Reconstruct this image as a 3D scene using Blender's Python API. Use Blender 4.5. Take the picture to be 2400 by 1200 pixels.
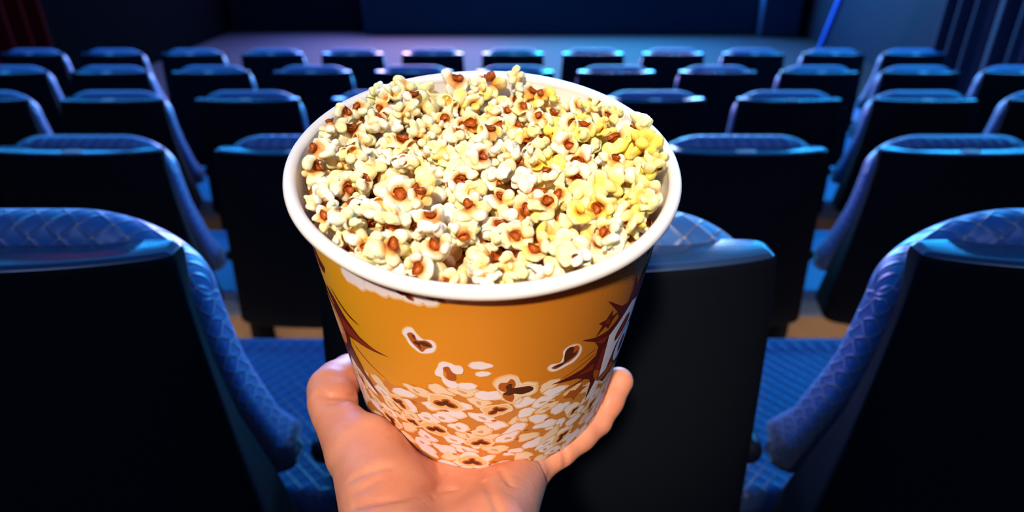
import bpy, bmesh, math, random
import numpy as np
from mathutils import Vector, Matrix

for o in list(bpy.data.objects):
    bpy.data.objects.remove(o)
SC = bpy.context.scene
COL = SC.collection
R = math.radians

# ------------------------------------------------------------------ camera
PITCH = R(27.0)
EYE = Vector((0.0, 0.0, 1.885))
FPX = 1567.0
cam_d = bpy.data.cameras.new('camera')
cam_d.sensor_fit = 'HORIZONTAL'
cam_d.sensor_width = 36.0
cam_d.lens = FPX / 2400.0 * 36.0
cam_d.clip_start = 0.01
cam_d.clip_end = 60.0
cam_d.dof.use_dof = True
cam_d.dof.focus_distance = 0.345
cam_d.dof.aperture_fstop = 6.4
cam_d.dof.aperture_blades = 0
cam = bpy.data.objects.new('camera', cam_d)
COL.objects.link(cam)
cam.location = EYE
cam.rotation_euler = (R(90.0) - PITCH, 0.0, 0.0)
SC.camera = cam

# ------------------------------------------------------------------ world and exposure
SC.view_settings.view_transform = 'Standard'
SC.view_settings.look = 'None'
SC.view_settings.gamma = 1.0
SC.view_settings.use_curve_mapping = False
SC.view_settings.exposure = 0.0
world = bpy.data.worlds.new('world')
SC.world = world
world.use_nodes = True
world.node_tree.nodes['Background'].inputs[0].default_value = (0.004, 0.008, 0.03, 1)
world.node_tree.nodes['Background'].inputs[1].default_value = 0.2


# ------------------------------------------------------------------ lights
def lamp(name, kind, loc, target, energy, color, **kw):
    d = bpy.data.lights.new(name, kind)
    d.energy = energy
    d.color = color
    for k, v in kw.items():
        setattr(d, k, v)
    o = bpy.data.objects.new(name, d)
    COL.objects.link(o)
    o.location = loc
    o.rotation_euler = (Vector(target) - Vector(loc)).to_track_quat('-Z', 'Y').to_euler()
    return o


# unseen warm lamp behind the viewer, cone narrowed to the bucket and hand
lamp('bucket_spot', 'SPOT', (-0.42, -1.75, 3.55), (0.01, 0.29, 1.735), 530.0, (1.0, 0.85, 0.64),
     spot_size=R(8.4), spot_blend=0.45, shadow_soft_size=0.10)
# blue fill lights added overhead to help light the seats, middle and front
lamp('fill_light_front', 'AREA', (0.0, 7.5, 4.7), (0.0, 6.4, 0.0), 70.0, (0.02, 0.36, 1.0),
     shape='RECTANGLE', size=8.0, size_y=1.0)
lamp('fill_light_middle', 'AREA', (0.0, 3.2, 4.7), (0.0, 2.2, 0.0), 40.0, (0.03, 0.34, 1.0),
     shape='RECTANGLE', size=7.0, size_y=0.8)


# fill strips added at both sides to brighten the seat flanks; right one stronger
lamp('fill_light_side', 'AREA', (4.2, 4.6, 3.3), (0.0, 2.6, 0.6), 300.0, (0.02, 0.36, 1.0),
     shape='RECTANGLE', size=6.0, size_y=0.25)
lamp('fill_light_side', 'AREA', (-4.2, 4.6, 3.3), (0.0, 2.6, 0.6), 140.0, (0.02, 0.33, 1.0),
     shape='RECTANGLE', size=6.0, size_y=0.25)
# dim fill added over the back to lift the black seat backs
lamp('fill_light_rear', 'AREA', (0.0, -2.0, 4.8), (0.0, 2.5, 0.0), 80.0, (0.34, 0.52, 1.0),
     shape='RECTANGLE', size=6.0, size_y=0.8)


# ------------------------------------------------------------------ helpers
def cw(x, y, z):
    """camera frame (right, down, forward) -> world"""
    s, c = math.sin(PITCH), math.cos(PITCH)
    return Vector((EYE.x + x, EYE.y + z * c - y * s, EYE.z - z * s - y * c))


def cp(px, py, d):
    return cw((px - 1200.0) / FPX * d, (py - 600.0) / FPX * d, d)


def empty(name, loc, label, cat, group=None, kind=None):
    o = bpy.data.objects.new(name, None)
    COL.objects.link(o)
    o.location = loc
    o.empty_display_size = 0.02
    tag(o, label, cat, group, kind)
    return o


def tag(o, label=None, cat=None, group=None, kind=None):
    if label: o['label'] = label
    if cat: o['category'] = cat
    if group: o['group'] = group
    if kind: o['kind'] = kind
    return o


def mesh_obj(name, verts, faces, mats, parent=None, smooth=True, mat_idx=None, uvs=None):
    me = bpy.data.meshes.new(name)
    me.from_pydata([tuple(map(float, v)) for v in verts], [], [tuple(map(int, f)) for f in faces])
    for m in (mats if isinstance(mats, (list, tuple)) else [mats]):
        me.materials.append(m)
    if smooth:
        me.polygons.foreach_set('use_smooth', [True] * len(me.polygons))
    if mat_idx is not None:
        me.polygons.foreach_set('material_index', list(map(int, mat_idx)))
    if uvs is not None:
        lay = me.uv_layers.new(name='UVMap')
        vi = np.empty(len(me.loops), dtype=np.int32)
        me.loops.foreach_get('vertex_index', vi)
        lay.data.foreach_set('uv', np.asarray(uvs, dtype=np.float32)[vi].ravel())
    me.update()
    o = bpy.data.objects.new(name, me)
    COL.objects.link(o)
    if parent is not None:
        o.parent = parent
    return o


def bm_obj(name, bm, mats, parent=None, smooth=False):
    me = bpy.data.meshes.new(name)
    bm.to_mesh(me)
    bm.free()
    for m in (mats if isinstance(mats, (list, tuple)) else [mats]):
        me.materials.append(m)
    if smooth:
        me.polygons.foreach_set('use_smooth', [True] * len(me.polygons))
    o = bpy.data.objects.new(name, me)
    COL.objects.link(o)
    if parent is not None:
        o.parent = parent
    return o


def box_bm(x0, x1, y0, y1, z0, z1, bev=0.0, seg=2, bm=None):
    own = bmesh.new()
    bmesh.ops.create_cube(own, size=1.0)
    bmesh.ops.scale(own, vec=(x1 - x0, y1 - y0, z1 - z0), verts=own.verts)
    bmesh.ops.translate(own, vec=((x0 + x1) / 2, (y0 + y1) / 2, (z0 + z1) / 2), verts=own.verts)
    if bev > 0:
        bmesh.ops.bevel(own, geom=own.edges[:] + own.verts[:], offset=bev, segments=seg, profile=0.5, affect='EDGES')
    if bm is None:
        return own
    me = bpy.data.meshes.new('tmp')
    own.to_mesh(me)
    own.free()
    bm.from_mesh(me)
    bpy.data.meshes.remove(me)
    return bm


def grid_faces(nu, nv, wrap_u=False, off=0):
    f = []
    for i in range(nu if wrap_u else nu - 1):
        i2 = (i + 1) % nu
        for j in range(nv - 1):
            f.append((off + i * nv + j, off + i2 * nv + j, off + i2 * nv + j + 1, off + i * nv + j + 1))
    return f


def tube(name, pts, rad, mat, parent=None, n=16):
    pts = [Vector(p) for p in pts]
    V = []
    for i, p in enumerate(pts):
        t = (pts[min(i + 1, len(pts) - 1)] - pts[max(i - 1, 0)]).normalized()
        a = t.orthogonal().normalized()
        b = t.cross(a)
        for k in range(n):
            an = 2 * math.pi * k / n
            V.append(p + rad * (math.cos(an) * a + math.sin(an) * b))
    F = []
    for i in range(len(pts) - 1):
        for k in range(n):
            k2 = (k + 1) % n
            F.append((i * n + k, i * n + k2, (i + 1) * n + k2, (i + 1) * n + k))
    F.append(tuple(range(n))[::-1])
    F.append(tuple(range((len(pts) - 1) * n, len(pts) * n)))
    return mesh_obj(name, V, F, mat, parent)


# ------------------------------------------------------------------ materials
class NT:
    def __init__(self, name):
        self.m = bpy.data.materials.new(name)
        self.m.use_nodes = True
        self.t = self.m.node_tree
        self.n = self.t.nodes
        self.b = self.n['Principled BSDF']

    def add(self, typ, **kw):
        nd = self.n.new(typ)
        for k, v in kw.items():
            setattr(nd, k, v)
        return nd

    def link(self, a, b):
        self.t.links.new(a, b)

    def val(self, sock, v):
        if hasattr(v, 'is_linked') or isinstance(v, bpy.types.NodeSocket):
            self.link(v, sock)
        else:
            sock.default_value = v

    def math(self, op, a, b=None, c=None, clamp=False):
        nd = self.add('ShaderNodeMath', operation=op, use_clamp=clamp)
        self.val(nd.inputs[0], a)
        if b is not None: self.val(nd.inputs[1], b)
        if c is not None: self.val(nd.inputs[2], c)
        return nd.outputs[0]

    def mix(self, fac, a, b):
        nd = self.add('ShaderNodeMix', data_type='RGBA')
        self.val(nd.inputs[0], fac)
        self.val(nd.inputs[6], a)
        self.val(nd.inputs[7], b)
        return nd.outputs[2]

    def noise(self, vec, scale, detail=3.0, rough=0.5):
        nd = self.add('ShaderNodeTexNoise')
        if vec is not None: self.link(vec, nd.inputs['Vector'])
        nd.inputs['Scale'].default_value = scale
        nd.inputs['Detail'].default_value = detail
        nd.inputs['Roughness'].default_value = rough
        return nd.outputs['Fac']

    def ramp(self, fac, stops):
        nd = self.add('ShaderNodeValToRGB')
        self.link(fac, nd.inputs[0])
        e = nd.color_ramp.elements
        e[0].position, e[0].color = stops[0][0], (*stops[0][1], 1)
        e[1].position, e[1].color = stops[-1][0], (*stops[-1][1], 1)
        for p, c in stops[1:-1]:
            x = e.new(p)
            x.color = (*c, 1)
        return nd.outputs[0]

    def bump(self, h, strength=0.3, dist=0.001, prev=None):
        nd = self.add('ShaderNodeBump')
        nd.inputs['Strength'].default_value = strength
        nd.inputs['Distance'].default_value = dist
        self.link(h, nd.inputs['Height'])
        if prev is not None: self.link(prev, nd.inputs['Normal'])
        self.link(nd.outputs[0], self.b.inputs['Normal'])
        return nd.outputs[0]

    def coord(self, which='Object'):
        return self.add('ShaderNodeTexCoord').outputs[which]

    def base(self, c, rough=None, spec=None):
        self.val(self.b.inputs['Base Color'], (*c, 1) if isinstance(c, tuple) else c)
        if rough is not None: self.val(self.b.inputs['Roughness'], rough)
        if spec is not None: self.b.inputs['Specular IOR Level'].default_value = spec
        return self.m


def srgb(r, g, b):
    f = lambda v: (v / 255 / 12.92) if v / 255 <= 0.04045 else ((v / 255 + 0.055) / 1.055) ** 2.4
    return (f(r), f(g), f(b))


def plain(name, c, rough=0.5, spec=0.5, bump=None, var=0.0):
    t = NT(name)
    col = c
    if var or bump:
        n = t.noise(t.coord(), (bump or (0, 0, 60))[2], 4.0, 0.6)
        if var:
            col = t.mix(n, tuple(x * (1 - var) for x in c) + (1,), tuple(min(1, x * (1 + var)) for x in c) + (1,))
        if bump:
            t.bump(n, bump[0], bump[1])
    return t.base(col, rough, spec)
# ------------------------------------------------------------------ the hall
ROWS = [  # y of the top of the backs, floor height, x of the middle seat, seats to the left and right of it
    (0.562, 0.600, 0.034, 1, 1),
    (1.667, 0.344, 0.024, 2, 2),
    (2.833, 0.190, 0.027, 4, 4),
    (3.862, 0.094, 0.017, 5, 5),
    (4.948, 0.000, 0.006, 6, 5),
]
M_CARPET = plain('carpet', srgb(42, 36, 44), 0.9, 0.2, (0.5, 0.004, 120.0), 0.25)
M_WALLBLUE = plain('wall_paint', srgb(18, 22, 38), 0.85, 0.15, (0.2, 0.002, 30.0), 0.12)
M_WALLDARK = plain('dark_wall_cloth', srgb(4, 5, 7), 1.0, 0.0, (0.3, 0.002, 200.0), 0.15)
M_SKIRT = plain('black_skirting', srgb(16, 20, 34), 0.7, 0.3)
M_PILLAR = plain('pillar_paint', srgb(40, 52, 84), 0.6, 0.4)


def struct(name, bm, mat):
    o = bm_obj(name, bm, mat)
    o['kind'] = 'structure'
    return o


bm = bmesh.new()
edges = [-2.5] + [ROWS[i + 1][0] - 0.13 for i in range(4)] + [14.0]
zs = [0.60, 0.344, 0.190, 0.094, 0.0]
# terraces: one solid per row platform (front edge just behind the next row of backs)
for i in range(5):
    box_bm(-5.2, 5.2, edges[i], edges[i + 1], -0.3, zs[i], 0, 1, bm)
struct('floor', bm, M_CARPET)
struct('ceiling', box_bm(-5.2, 5.2, -2.6, 14.0, 5.2, 5.3), M_WALLDARK)
struct('wall_front', box_bm(-5.2, 5.2, 12.75, 12.95, -0.1, 5.3), M_WALLBLUE)
struct('wall_back', box_bm(-5.2, 5.2, -2.8, -2.6, 0.3, 5.3), M_WALLDARK)
struct('wall_left', box_bm(-5.3, -5.1, -2.6, 13.0, -0.1, 5.3), M_WALLDARK)
struct('wall_right', box_bm(5.1, 5.3, -2.6, 13.0, -0.1, 5.3), M_WALLBLUE)
struct('trim_1', box_bm(-2.62, 4.3, 12.35, 12.76, 0.0, 0.72, 0.04, 3), plain('navy_skirting', srgb(30, 54, 80), 0.8, 0.2))
struct('trim_2', box_bm(4.30, 4.98, 12.1, 12.76, 0.0, 5.2, 0.03, 3), M_PILLAR)

# projection screen above the picture: the light of the hall
t = NT('screen_picture')
co = t.coord('Generated')
sep = t.add('ShaderNodeSeparateXYZ')
t.link(co, sep.inputs[0])
nz = t.noise(co, 2.2, 2.0)
x = t.math('ADD', sep.outputs[0], t.math('MULTIPLY', t.math('SUBTRACT', nz, 0.5), 0.15))
colr = t.ramp(x, [(0.0, (0.02, 0.14, 0.62)), (0.16, (0.08, 0.20, 0.80)), (0.28, (0.85, 0.46, 1.0)), (0.42, (0.50, 0.40, 1.0)),
                  (0.52, (0.0, 0.44, 1.0)), (0.74, (0.0, 0.50, 1.0)), (0.86, (0.0, 0.28, 0.9)), (1.0, (0.01, 0.12, 0.6))])
# the upper right of the picture is pale, the upper left dim
hi = t.add('ShaderNodeMapRange')
t.link(t.math('ADD', sep.outputs[2], t.math('MULTIPLY', t.math('SUBTRACT', nz, 0.5), 0.4)), hi.inputs['Value'])
hi.inputs['From Min'].default_value = 0.50
hi.inputs['From Max'].default_value = 0.80
colr = t.mix(hi.outputs[0], colr, t.ramp(x, [(0.0, (0.02, 0.08, 0.25)), (0.3, (0.10, 0.16, 0.4)), (0.55, (0.0, 0.42, 0.8)), (0.68, (0.50, 0.62, 0.95)), (1.0, (0.35, 0.50, 0.85))]))
t.base((0.0, 0.0, 0.0), 0.6)
t.link(colr, t.b.inputs['Emission Color'])
t.b.inputs['Emission Strength'].default_value = 44.0
M_SCREEN = t.m
scr = empty('projection_screen', (0.0, 12.7, 0.85), 'large cinema screen glowing blue above the black skirting', 'screen')
o = mesh_obj('screen_surface', [(-4.1, 0, 0), (4.1, 0, 0), (4.1, 0, 4.1), (-4.1, 0, 4.1)], [(0, 1, 2, 3)], M_SCREEN, scr, smooth=False)
fr = bmesh.new()
for a in ((-4.2, 4.2, -0.03, 0.03, -0.1, 0.0), (-4.2, 4.2, -0.03, 0.03, 4.1, 4.2), (-4.2, -4.1, -0.03, 0.03, 0, 4.1), (4.1, 4.2, -0.03, 0.03, 0, 4.1)):
    box_bm(*a, 0.0, 1, fr)
bm_obj('frame', fr, M_SKIRT, scr)


def curtain(name, x, y0, y1, z0, z1, mat, seed, label, amp=0.07, sgn=-1):
    rnd = random.Random(seed)
    n = 260
    ph = [rnd.uniform(0, 6.28) for _ in range(4)]
    V = []
    for side in (0, 1):
        for i in range(n):
            u = i / (n - 1)
            y = y0 + (y1 - y0) * u
            L = y1 - y0
            w = math.sin(2 * math.pi * u * L / 0.30 + ph[0] + 0.8 * math.sin(u * 9 + ph[1]))
            w = math.copysign(abs(w) ** 0.8, w) + 0.35 * math.sin(2 * math.pi * u * L / 0.13 + ph[2])
            for j in range(2):
                z = z0 if j == 0 else z1
                k = 1.15 if j == 0 else 0.75
                V.append((x + sgn * (amp * w * k + 0.012 * side), y, z))
    F = grid_faces(n, 2) + [tuple(reversed(q)) for q in grid_faces(n, 2, off=2 * n)]
    o = mesh_obj(name, V, F, mat)
    tag(o, label, 'curtain')
    return o


M_CUR_BLUE = plain('blue_velvet', srgb(26, 36, 62), 0.75, 0.3, (0.2, 0.002, 90.0), 0.1)
M_CUR_RED = plain('red_velvet', srgb(66, 5, 8), 0.95, 0.03, (0.2, 0.002, 90.0), 0.1)
curtain('stage_curtain', 4.72, 4.6, 7.7, 0.05, 5.0, M_CUR_BLUE, 3, 'dark curtain hanging in deep folds on the right side wall')
curtain('stage_curtain', -4.80, 3.6, 7.2, 0.05, 5.0, M_CUR_RED, 5, 'dim red curtain hanging in folds on the left side wall', sgn=1)
lamp('red_curtain_fill', 'AREA', (-3.9, 5.2, 4.4), (-4.8, 5.6, 1.2), 3.0, (1.0, 0.05, 0.05), shape='RECTANGLE', size=0.4, size_y=1.2)  # unseen red light put in to tint the left curtain

# leaning pole at the right
pA, pB = cp(1927, 104, 9.3), cp(1972, -6, 8.75)
dv = (pB - pA).normalized()
foot = pA - dv * (pA.z / dv.z)
pole = empty('leaning_pole', foot, 'blue painted pole leaning beside the screen at the right', 'pole')
tube('pole', [Vector((0, 0, 0)), dv * 4.2], 0.042, plain('blue_pole_paint', srgb(60, 120, 235), 0.35, 0.5), pole)
bm = box_bm(-0.11, 0.11, -0.11, 0.11, 0.0, 0.02, 0.006, 2)
bm_obj('foot_plate', bm, M_SKIRT, pole)

# small wall light high on the left
o = bm_obj('wall_marker_lamp', box_bm(-0.04, 0.04, -0.02, 0.02, -0.07, 0.07, 0.015, 3), (lambda t: (t.base((0.02, 0.05, 0.2)), setattr(t.b.inputs['Emission Strength'], 'default_value', 0.5), setattr(t.b.inputs['Emission Color'], 'default_value', (0.03, 0.16, 0.8, 1)), t.m)[-1])(NT('marker_lamp_glass')))
o.location = cp(281, 15, 12.0)
o.location.y = 12.73
tag(o, 'tiny blue marker lamp on the dark front wall at the far left', 'lamp')

# warm glowing strip added on one riser to light the space under the seats
M_RISER_FILL = NT('riser_fill_glow')
M_RISER_FILL.base((0.02, 0.02, 0.02), 0.5)
M_RISER_FILL.b.inputs['Emission Color'].default_value = (1.0, 0.72, 0.48, 1)
M_RISER_FILL.b.inputs['Emission Strength'].default_value = 34.0
o = bm_obj('riser_fill', box_bm(-1.9, 1.9, -0.004, 0.006, -0.008, 0.008, 0.002, 1), M_RISER_FILL.m)
o.location = (0.0, edges[1] + 0.005, 0.50)
tag(o, 'added warm fill strip on the riser under the row after the nearest', 'fill light')
# ------------------------------------------------------------------ cinema seats
def quilt_mat(name, c1, c2, cell=0.030):
    t = NT(name)
    uv = t.coord('UV')
    sep = t.add('ShaderNodeSeparateXYZ')
    t.link(uv, sep.inputs[0])
    u, v = sep.outputs[0], sep.outputs[1]
    k = 1.0 / cell
    a = t.math('MULTIPLY', t.math('ADD', u, v), k)
    b = t.math('MULTIPLY', t.math('SUBTRACT', u, v), k)
    ta = t.math('PINGPONG', a, 0.5)
    tb = t.math('PINGPONG', b, 0.5)
    mn = t.math('MINIMUM', ta, tb)
    mx = t.math('MAXIMUM', ta, tb)
    puff = t.math('POWER', t.math('MULTIPLY', mn, 5.0, clamp=True), 0.5)
    line = t.math('SUBTRACT', 1.0, t.math('MULTIPLY', mn, 14.0), clamp=True)
    dot = t.math('SUBTRACT', 1.0, t.math('MULTIPLY', mx, 13.0), clamp=True)
    nz = t.noise(t.coord(), 900.0, 2.0, 0.7)
    n2 = t.noise(t.coord(), 25.0, 3.0, 0.5)
    c = t.mix(nz, (*c1, 1), (*c2, 1))
    c = t.mix(t.math('MULTIPLY', n2, 0.5), c, (*[x * 0.7 for x in c1], 1))
    c = t.mix(t.math('MULTIPLY', line, 0.45), c, (*srgb(150, 140, 130), 1))
    c = t.mix(dot, c, (*srgb(225, 190, 160), 1))
    h = t.math('ADD', puff, t.math('MULTIPLY', nz, 0.05))
    t.bump(h, 0.7, 0.0022)
    t.base(c, 0.42, 0.6)
    t.b.inputs['Sheen Weight'].default_value = 0.3
    t.b.inputs['Sheen Roughness'].default_value = 0.4
    return t.m


M_QUILT = quilt_mat('quilted_blue_leather', srgb(40, 90, 162), srgb(66, 118, 188))
M_SHELL = plain('black_seat_plastic', srgb(13, 16, 24), 0.9, 0.06, (0.15, 0.0006, 700.0), 0.15)
M_LEDGE = plain('blue_grey_leather_ledge', srgb(44, 66, 102), 0.24, 1.0, (0.05, 0.0006, 500.0), 0.1)
M_TAG = plain('pale_number_tag', srgb(246, 240, 244), 0.25, 0.8)
M_TAG.node_tree.nodes['Principled BSDF'].inputs['Metallic'].default_value = 0.0
M_PLY = plain('plywood_underside', srgb(150, 122, 98), 0.6, 0.3, (0.1, 0.0005, 60.0), 0.12)
M_ARM = plain('black_armrest', srgb(24, 27, 38), 0.35, 0.5)
M_METAL = plain('grey_metal', srgb(60, 62, 70), 0.4, 0.5)


def ys(z):
    """rear face of the back cushion, forward of the top of the shell"""
    return float(np.interp(z, [0.30, 0.555, 0.69, 0.763, 0.87, 1.0, 1.05], [0.26, 0.170, 0.106, 0.070, 0.038, 0.022, 0.020]))


def yf(z):
    """front face of the back cushion"""
    return float(np.interp(z, [0.50, 0.579, 0.668, 0.814, 0.913, 1.0, 1.05], [0.32, 0.263, 0.188, 0.117, 0.092, 0.084, 0.082]))


def back_cushion(parent):
    W, H, RC, ZB, T0 = 0.224, 1.022, 0.125, 0.560, 0.031
    nx, na = 72, 84
    V, UV = [], []
    for i in range(nx):
        q = -1 + 2 * i / (nx - 1)
        x = W * math.copysign(1 - (1 - abs(q)) ** 2.2, q)
        ax = abs(x)
        h = H
        if ax > W - RC:
            e = (ax - (W - RC)) / RC
            h = H - 0.098 * (1 - max(0.0, 1 - e ** 2.0) ** 0.5)
        q9 = max(0.0, 1 - (ax / W) ** 14) ** 0.25
        T = T0 * q9
        z0 = h - T
        arc = math.pi * T0
        for j in range(na):
            s = j / (na - 1)
            if s < 0.36 or s > 0.64:
                e = s / 0.36 if s < 0.36 else (1 - s) / 0.36
                zb = 0.548 if s < 0.36 else 0.580
                z = zb + (z0 - zb) * e
                mid, half = (ys(z) + yf(z)) / 2, (yf(z) - ys(z)) / 2 * q9
                y = mid - half if s < 0.36 else mid + half
                v = z if s < 0.36 else 2 * z0 + arc - z
            else:
                an = math.pi * (s - 0.36) / 0.28
                mid, half = (ys(z0) + yf(z0)) / 2, (yf(z0) - ys(z0)) / 2 * q9
                y = mid - half * math.cos(an)
                z = z0 + T * math.sin(an)
                v = z0 + T0 * an
            V.append((x, y, z))
            side = max(0.0, (ax / W - 0.9) / 0.1)
            UV.append((x + math.copysign(1, x) * side * (yf(z) - y), v))
    F = [tuple(reversed(f)) for f in grid_faces(nx, na)]
    # close the bottom
    for i in range(nx - 1):
        F.append((i * na, (i + 1) * na, (i + 1) * na + na - 1, i * na + na - 1))
    o = mesh_obj('back_cushion', V, F, M_QUILT, parent, uvs=UV)
    return o


def loft_loop(w, y0, y1, z, n, bulge, ex=7.0, wf=None):
    """closed horizontal section: |x|<=w, y0 (rear) .. y1 (front), rear bulges out"""
    L = []
    cy, hy = (y0 + y1) / 2, (y1 - y0) / 2
    for k in range(n):
        a = 2 * math.pi * k / n
        c, s = math.cos(a), math.sin(a)
        x = w * math.copysign(abs(c) ** (2 / ex), c)
        y = cy + hy * math.copysign(abs(s) ** (2 / ex), s)
        if wf is not None:
            g = min(1.0, max(0.0, (y - y0) / (y1 - y0) * 1.15))
            x *= (1 - g) + g * wf / w
        if y < cy:
            y -= bulge * max(0.0, 1 - (x / w) ** 2) * (cy - y) / hy
        L.append((x, y, z))
    return L


def shell(parent):
    n = 168
    loops = []
    zt, zb = 0.998, 0.462
    def sec(z, ins):
        k = (zt - z) / (zt - zb)
        w = 0.221 + 0.042 * k ** 0.9 - ins
        # wider at the rear than where it meets the cushion
        return loft_loop(w, 0.0 + ins, ys(z) + 0.004 + (0.016 if z > 0.95 else 0) - ins * 0.3, z, n, 0.030, 6.5, min(w, 0.2205))
    loops.append(sec(zb, 0.03))
    loops.append(sec(zb, 0.012))
    loops.append(sec(zb + 0.006, 0.003))
    for k in range(12):
        loops.append(sec(zb + 0.015 + (zt - 0.0125 - zb - 0.015) * k / 11, 0.0))
    for k in range(1, 8):
        a = k / 7 * math.pi / 2
        loops.append(sec(zt - 0.011 + 0.011 * math.sin(a), 0.011 * (1 - math.cos(a))))
    nb = len(loops)
    V = [p for l in loops for p in l]
    F, MI = [], []
    for i in range(nb - 1):
        for k in range(n):
            k2 = (k + 1) % n
            F.append((i * n + k, i * n + k2, (i + 1) * n + k2, (i + 1) * n + k))
            MI.append(1 if i >= nb - 5 else 0)
    F.append(tuple(range((nb - 1) * n, nb * n)))
    MI.append(1)
    F.append(tuple(range(n))[::-1])
    MI.append(0)
    return mesh_obj('back_shell', V, F, [M_SHELL, M_LEDGE], parent, mat_idx=MI)


def seat_pan(parent):
    nx, na = 48, 60
    W, T0 = 0.247, 0.050
    Y0, Y1 = 0.245, 0.665
    V, UV = [], []
    for i in range(nx):
        q = -1 + 2 * i / (nx - 1)
        x = W * math.copysign(1 - (1 - abs(q)) ** 2, q)
        k = max(0.0, 1 - (abs(x) / W) ** 10) ** 0.3
        T = T0 * k
        front = Y1 - 0.03 * (abs(x) / W) ** 6
        for j in range(na):
            s = j / (na - 1)
            if s < 0.4:
                y = Y0 + (front - T0 - Y0) * s / 0.4
                zc = 0.385 + 0.045 * (y - Y0) / (Y1 - Y0)
                z = zc + T - 0.012 * math.sin(math.pi * (y - Y0) / 0.42) * k
                v = y
            elif s <= 0.6:
                an = math.pi * (s - 0.4) / 0.2
                y = front - T0 + T0 * math.sin(an)
                z = 0.430 + T * math.cos(an)
                v = front - T0 + T0 * an
            else:
                y = front - T0 - (front - T0 - Y0) * (s - 0.6) / 0.4
                z = 0.385 + 0.045 * (y - Y0) / (Y1 - Y0) - T
                v = 2 - y
            V.append((x, y, z))
            UV.append((x, v))
    F = [tuple(reversed(f)) for f in grid_faces(nx, na)]
    for i in range(nx - 1):
        F.append((i * na, (i + 1) * na, (i + 1) * na + na - 1, i * na + na - 1))
    return mesh_obj('seat_cushion', V, F, M_QUILT, parent, uvs=UV)


def make_seat():
    root = empty('cinema_seat', (0, 0, 0), 'x', 'seat')
    shell(root)
    back_cushion(root)
    seat_pan(root)
    bm = bmesh.new()
    box_bm(-0.262, 0.262, 0.26, 0.60, 0.235, 0.372, 0.012, 3, bm)
    bm_obj('seat_base', bm, M_PLY, root)
    bm = bmesh.new()
    box_bm(-0.315, -0.265, 0.13, 0.52, 0.60, 0.64, 0.018, 4, bm)
    ar = bm_obj('armrest', bm, M_ARM, root, smooth=True)
    bm = box_bm(-0.305, -0.275, 0.18, 0.44, 0.012, 0.61, 0.006, 2)
    bm_obj('side_frame', bm, M_SHELL, root)
    bm = box_bm(-0.315, -0.265, 0.15, 0.47, 0.0, 0.014, 0.004, 2)
    bm_obj('floor_plate', bm, M_METAL, root)
    bm = box_bm(-0.28, 0.24, 0.30, 0.34, 0.19, 0.232, 0.008, 2)
    bm_obj('cross_bar', bm, M_METAL, root)
    # number tag: a small oval plate on the ledge
    n = 28
    V = []
    for (k, z) in ((1.0, 0.0), (0.97, 0.0012), (0.0, 0.0016)):
        for i in range(n):
            a = 2 * math.pi * i / n
            cx, sy = math.cos(a), math.sin(a)
            V.append((0.027 * k * math.copysign(abs(cx) ** 0.7, cx), -0.006 + 0.0125 * k * math.copysign(abs(sy) ** 0.7, sy), 0.9982 + z))
    F = []
    for l in range(2):
        for i in range(n):
            i2 = (i + 1) % n
            F.append((l * n + i, l * n + i2, (l + 1) * n + i2, (l + 1) * n + i))
    o = mesh_obj('number_tag', V, F, M_TAG, root)
    o['label'] = 'pale oval number tag on the ledge'
    return root


ORD = ['first', 'second', 'third', 'fourth', 'fifth', 'sixth', 'seventh', 'eighth', 'ninth', 'tenth', 'eleventh', 'twelfth']
ROWNAME = ['in the row nearest the camera', 'in the row after the nearest', 'in the middle row',
           'in the row next to farthest', 'in the farthest row']
proto = make_seat()
parts = list(proto.children)
used = False
for ri, (fy, fz, x0, nl, nr) in enumerate(ROWS):
    n = nl + nr + 1
    for k in range(-nl, nr + 1):
        i = k + nl
        if not used:
            s = proto
            used = True
        else:
            s = proto.copy()
            COL.objects.link(s)
            for c in parts:
                d = c.copy()
                COL.objects.link(d)
                d.parent = s
        s.location = (x0 + 0.58 * k, fy, fz)
        if ri == 0:
            lab = ['blue quilted seat with black back filling the lower left, nearest row',
                   'blue quilted seat with black back directly behind the popcorn bucket, nearest row',
                   'blue quilted seat with black back filling the lower right, nearest row'][i]
        else:
            lab = f'blue seat with black back, {ORD[i]} from the left {ROWNAME[ri]}'
        s['label'] = lab
        s['group'] = 'cinema seats ' + ROWNAME[ri]
# ------------------------------------------------------------------ popcorn bucket
BH, BR0, BR1 = 0.159, 0.0945, 0.0814     # height, wall radius under the rim and at the base
_c = cw(-0.0141, -0.0494, 0.3427)
_n = (cw(-0.02467777, 0.7562174, 0.65385492) - cw(0, 0, 0)).normalized()   # rim -> base
_ex = Vector((1, 0, 0)) - _n * _n.x
_ex.normalize()
_ef = _ex.cross(_n)
if _ef.y > 0: _ef = -_ef                       # towards the viewer
B_ORI = _c + _n * BH
# local frame: +Z up the bucket, -Y towards the viewer, +X right
B_MAT = Matrix(((_ex.x, -_ef.x, -_n.x, B_ORI.x), (_ex.y, -_ef.y, -_n.y, B_ORI.y), (_ex.z, -_ef.z, -_n.z, B_ORI.z), (0, 0, 0, 1)))


def bl(phi, s, off=0.0):
    """printed-side coordinates (degrees right of front, mm below rim) -> bucket frame"""
    r = BR0 + (BR1 - BR0) * (s / 1000.0) / BH + off
    a = R(phi)
    return Vector((r * math.sin(a), -r * math.cos(a), BH - s / 1000.0))


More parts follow.
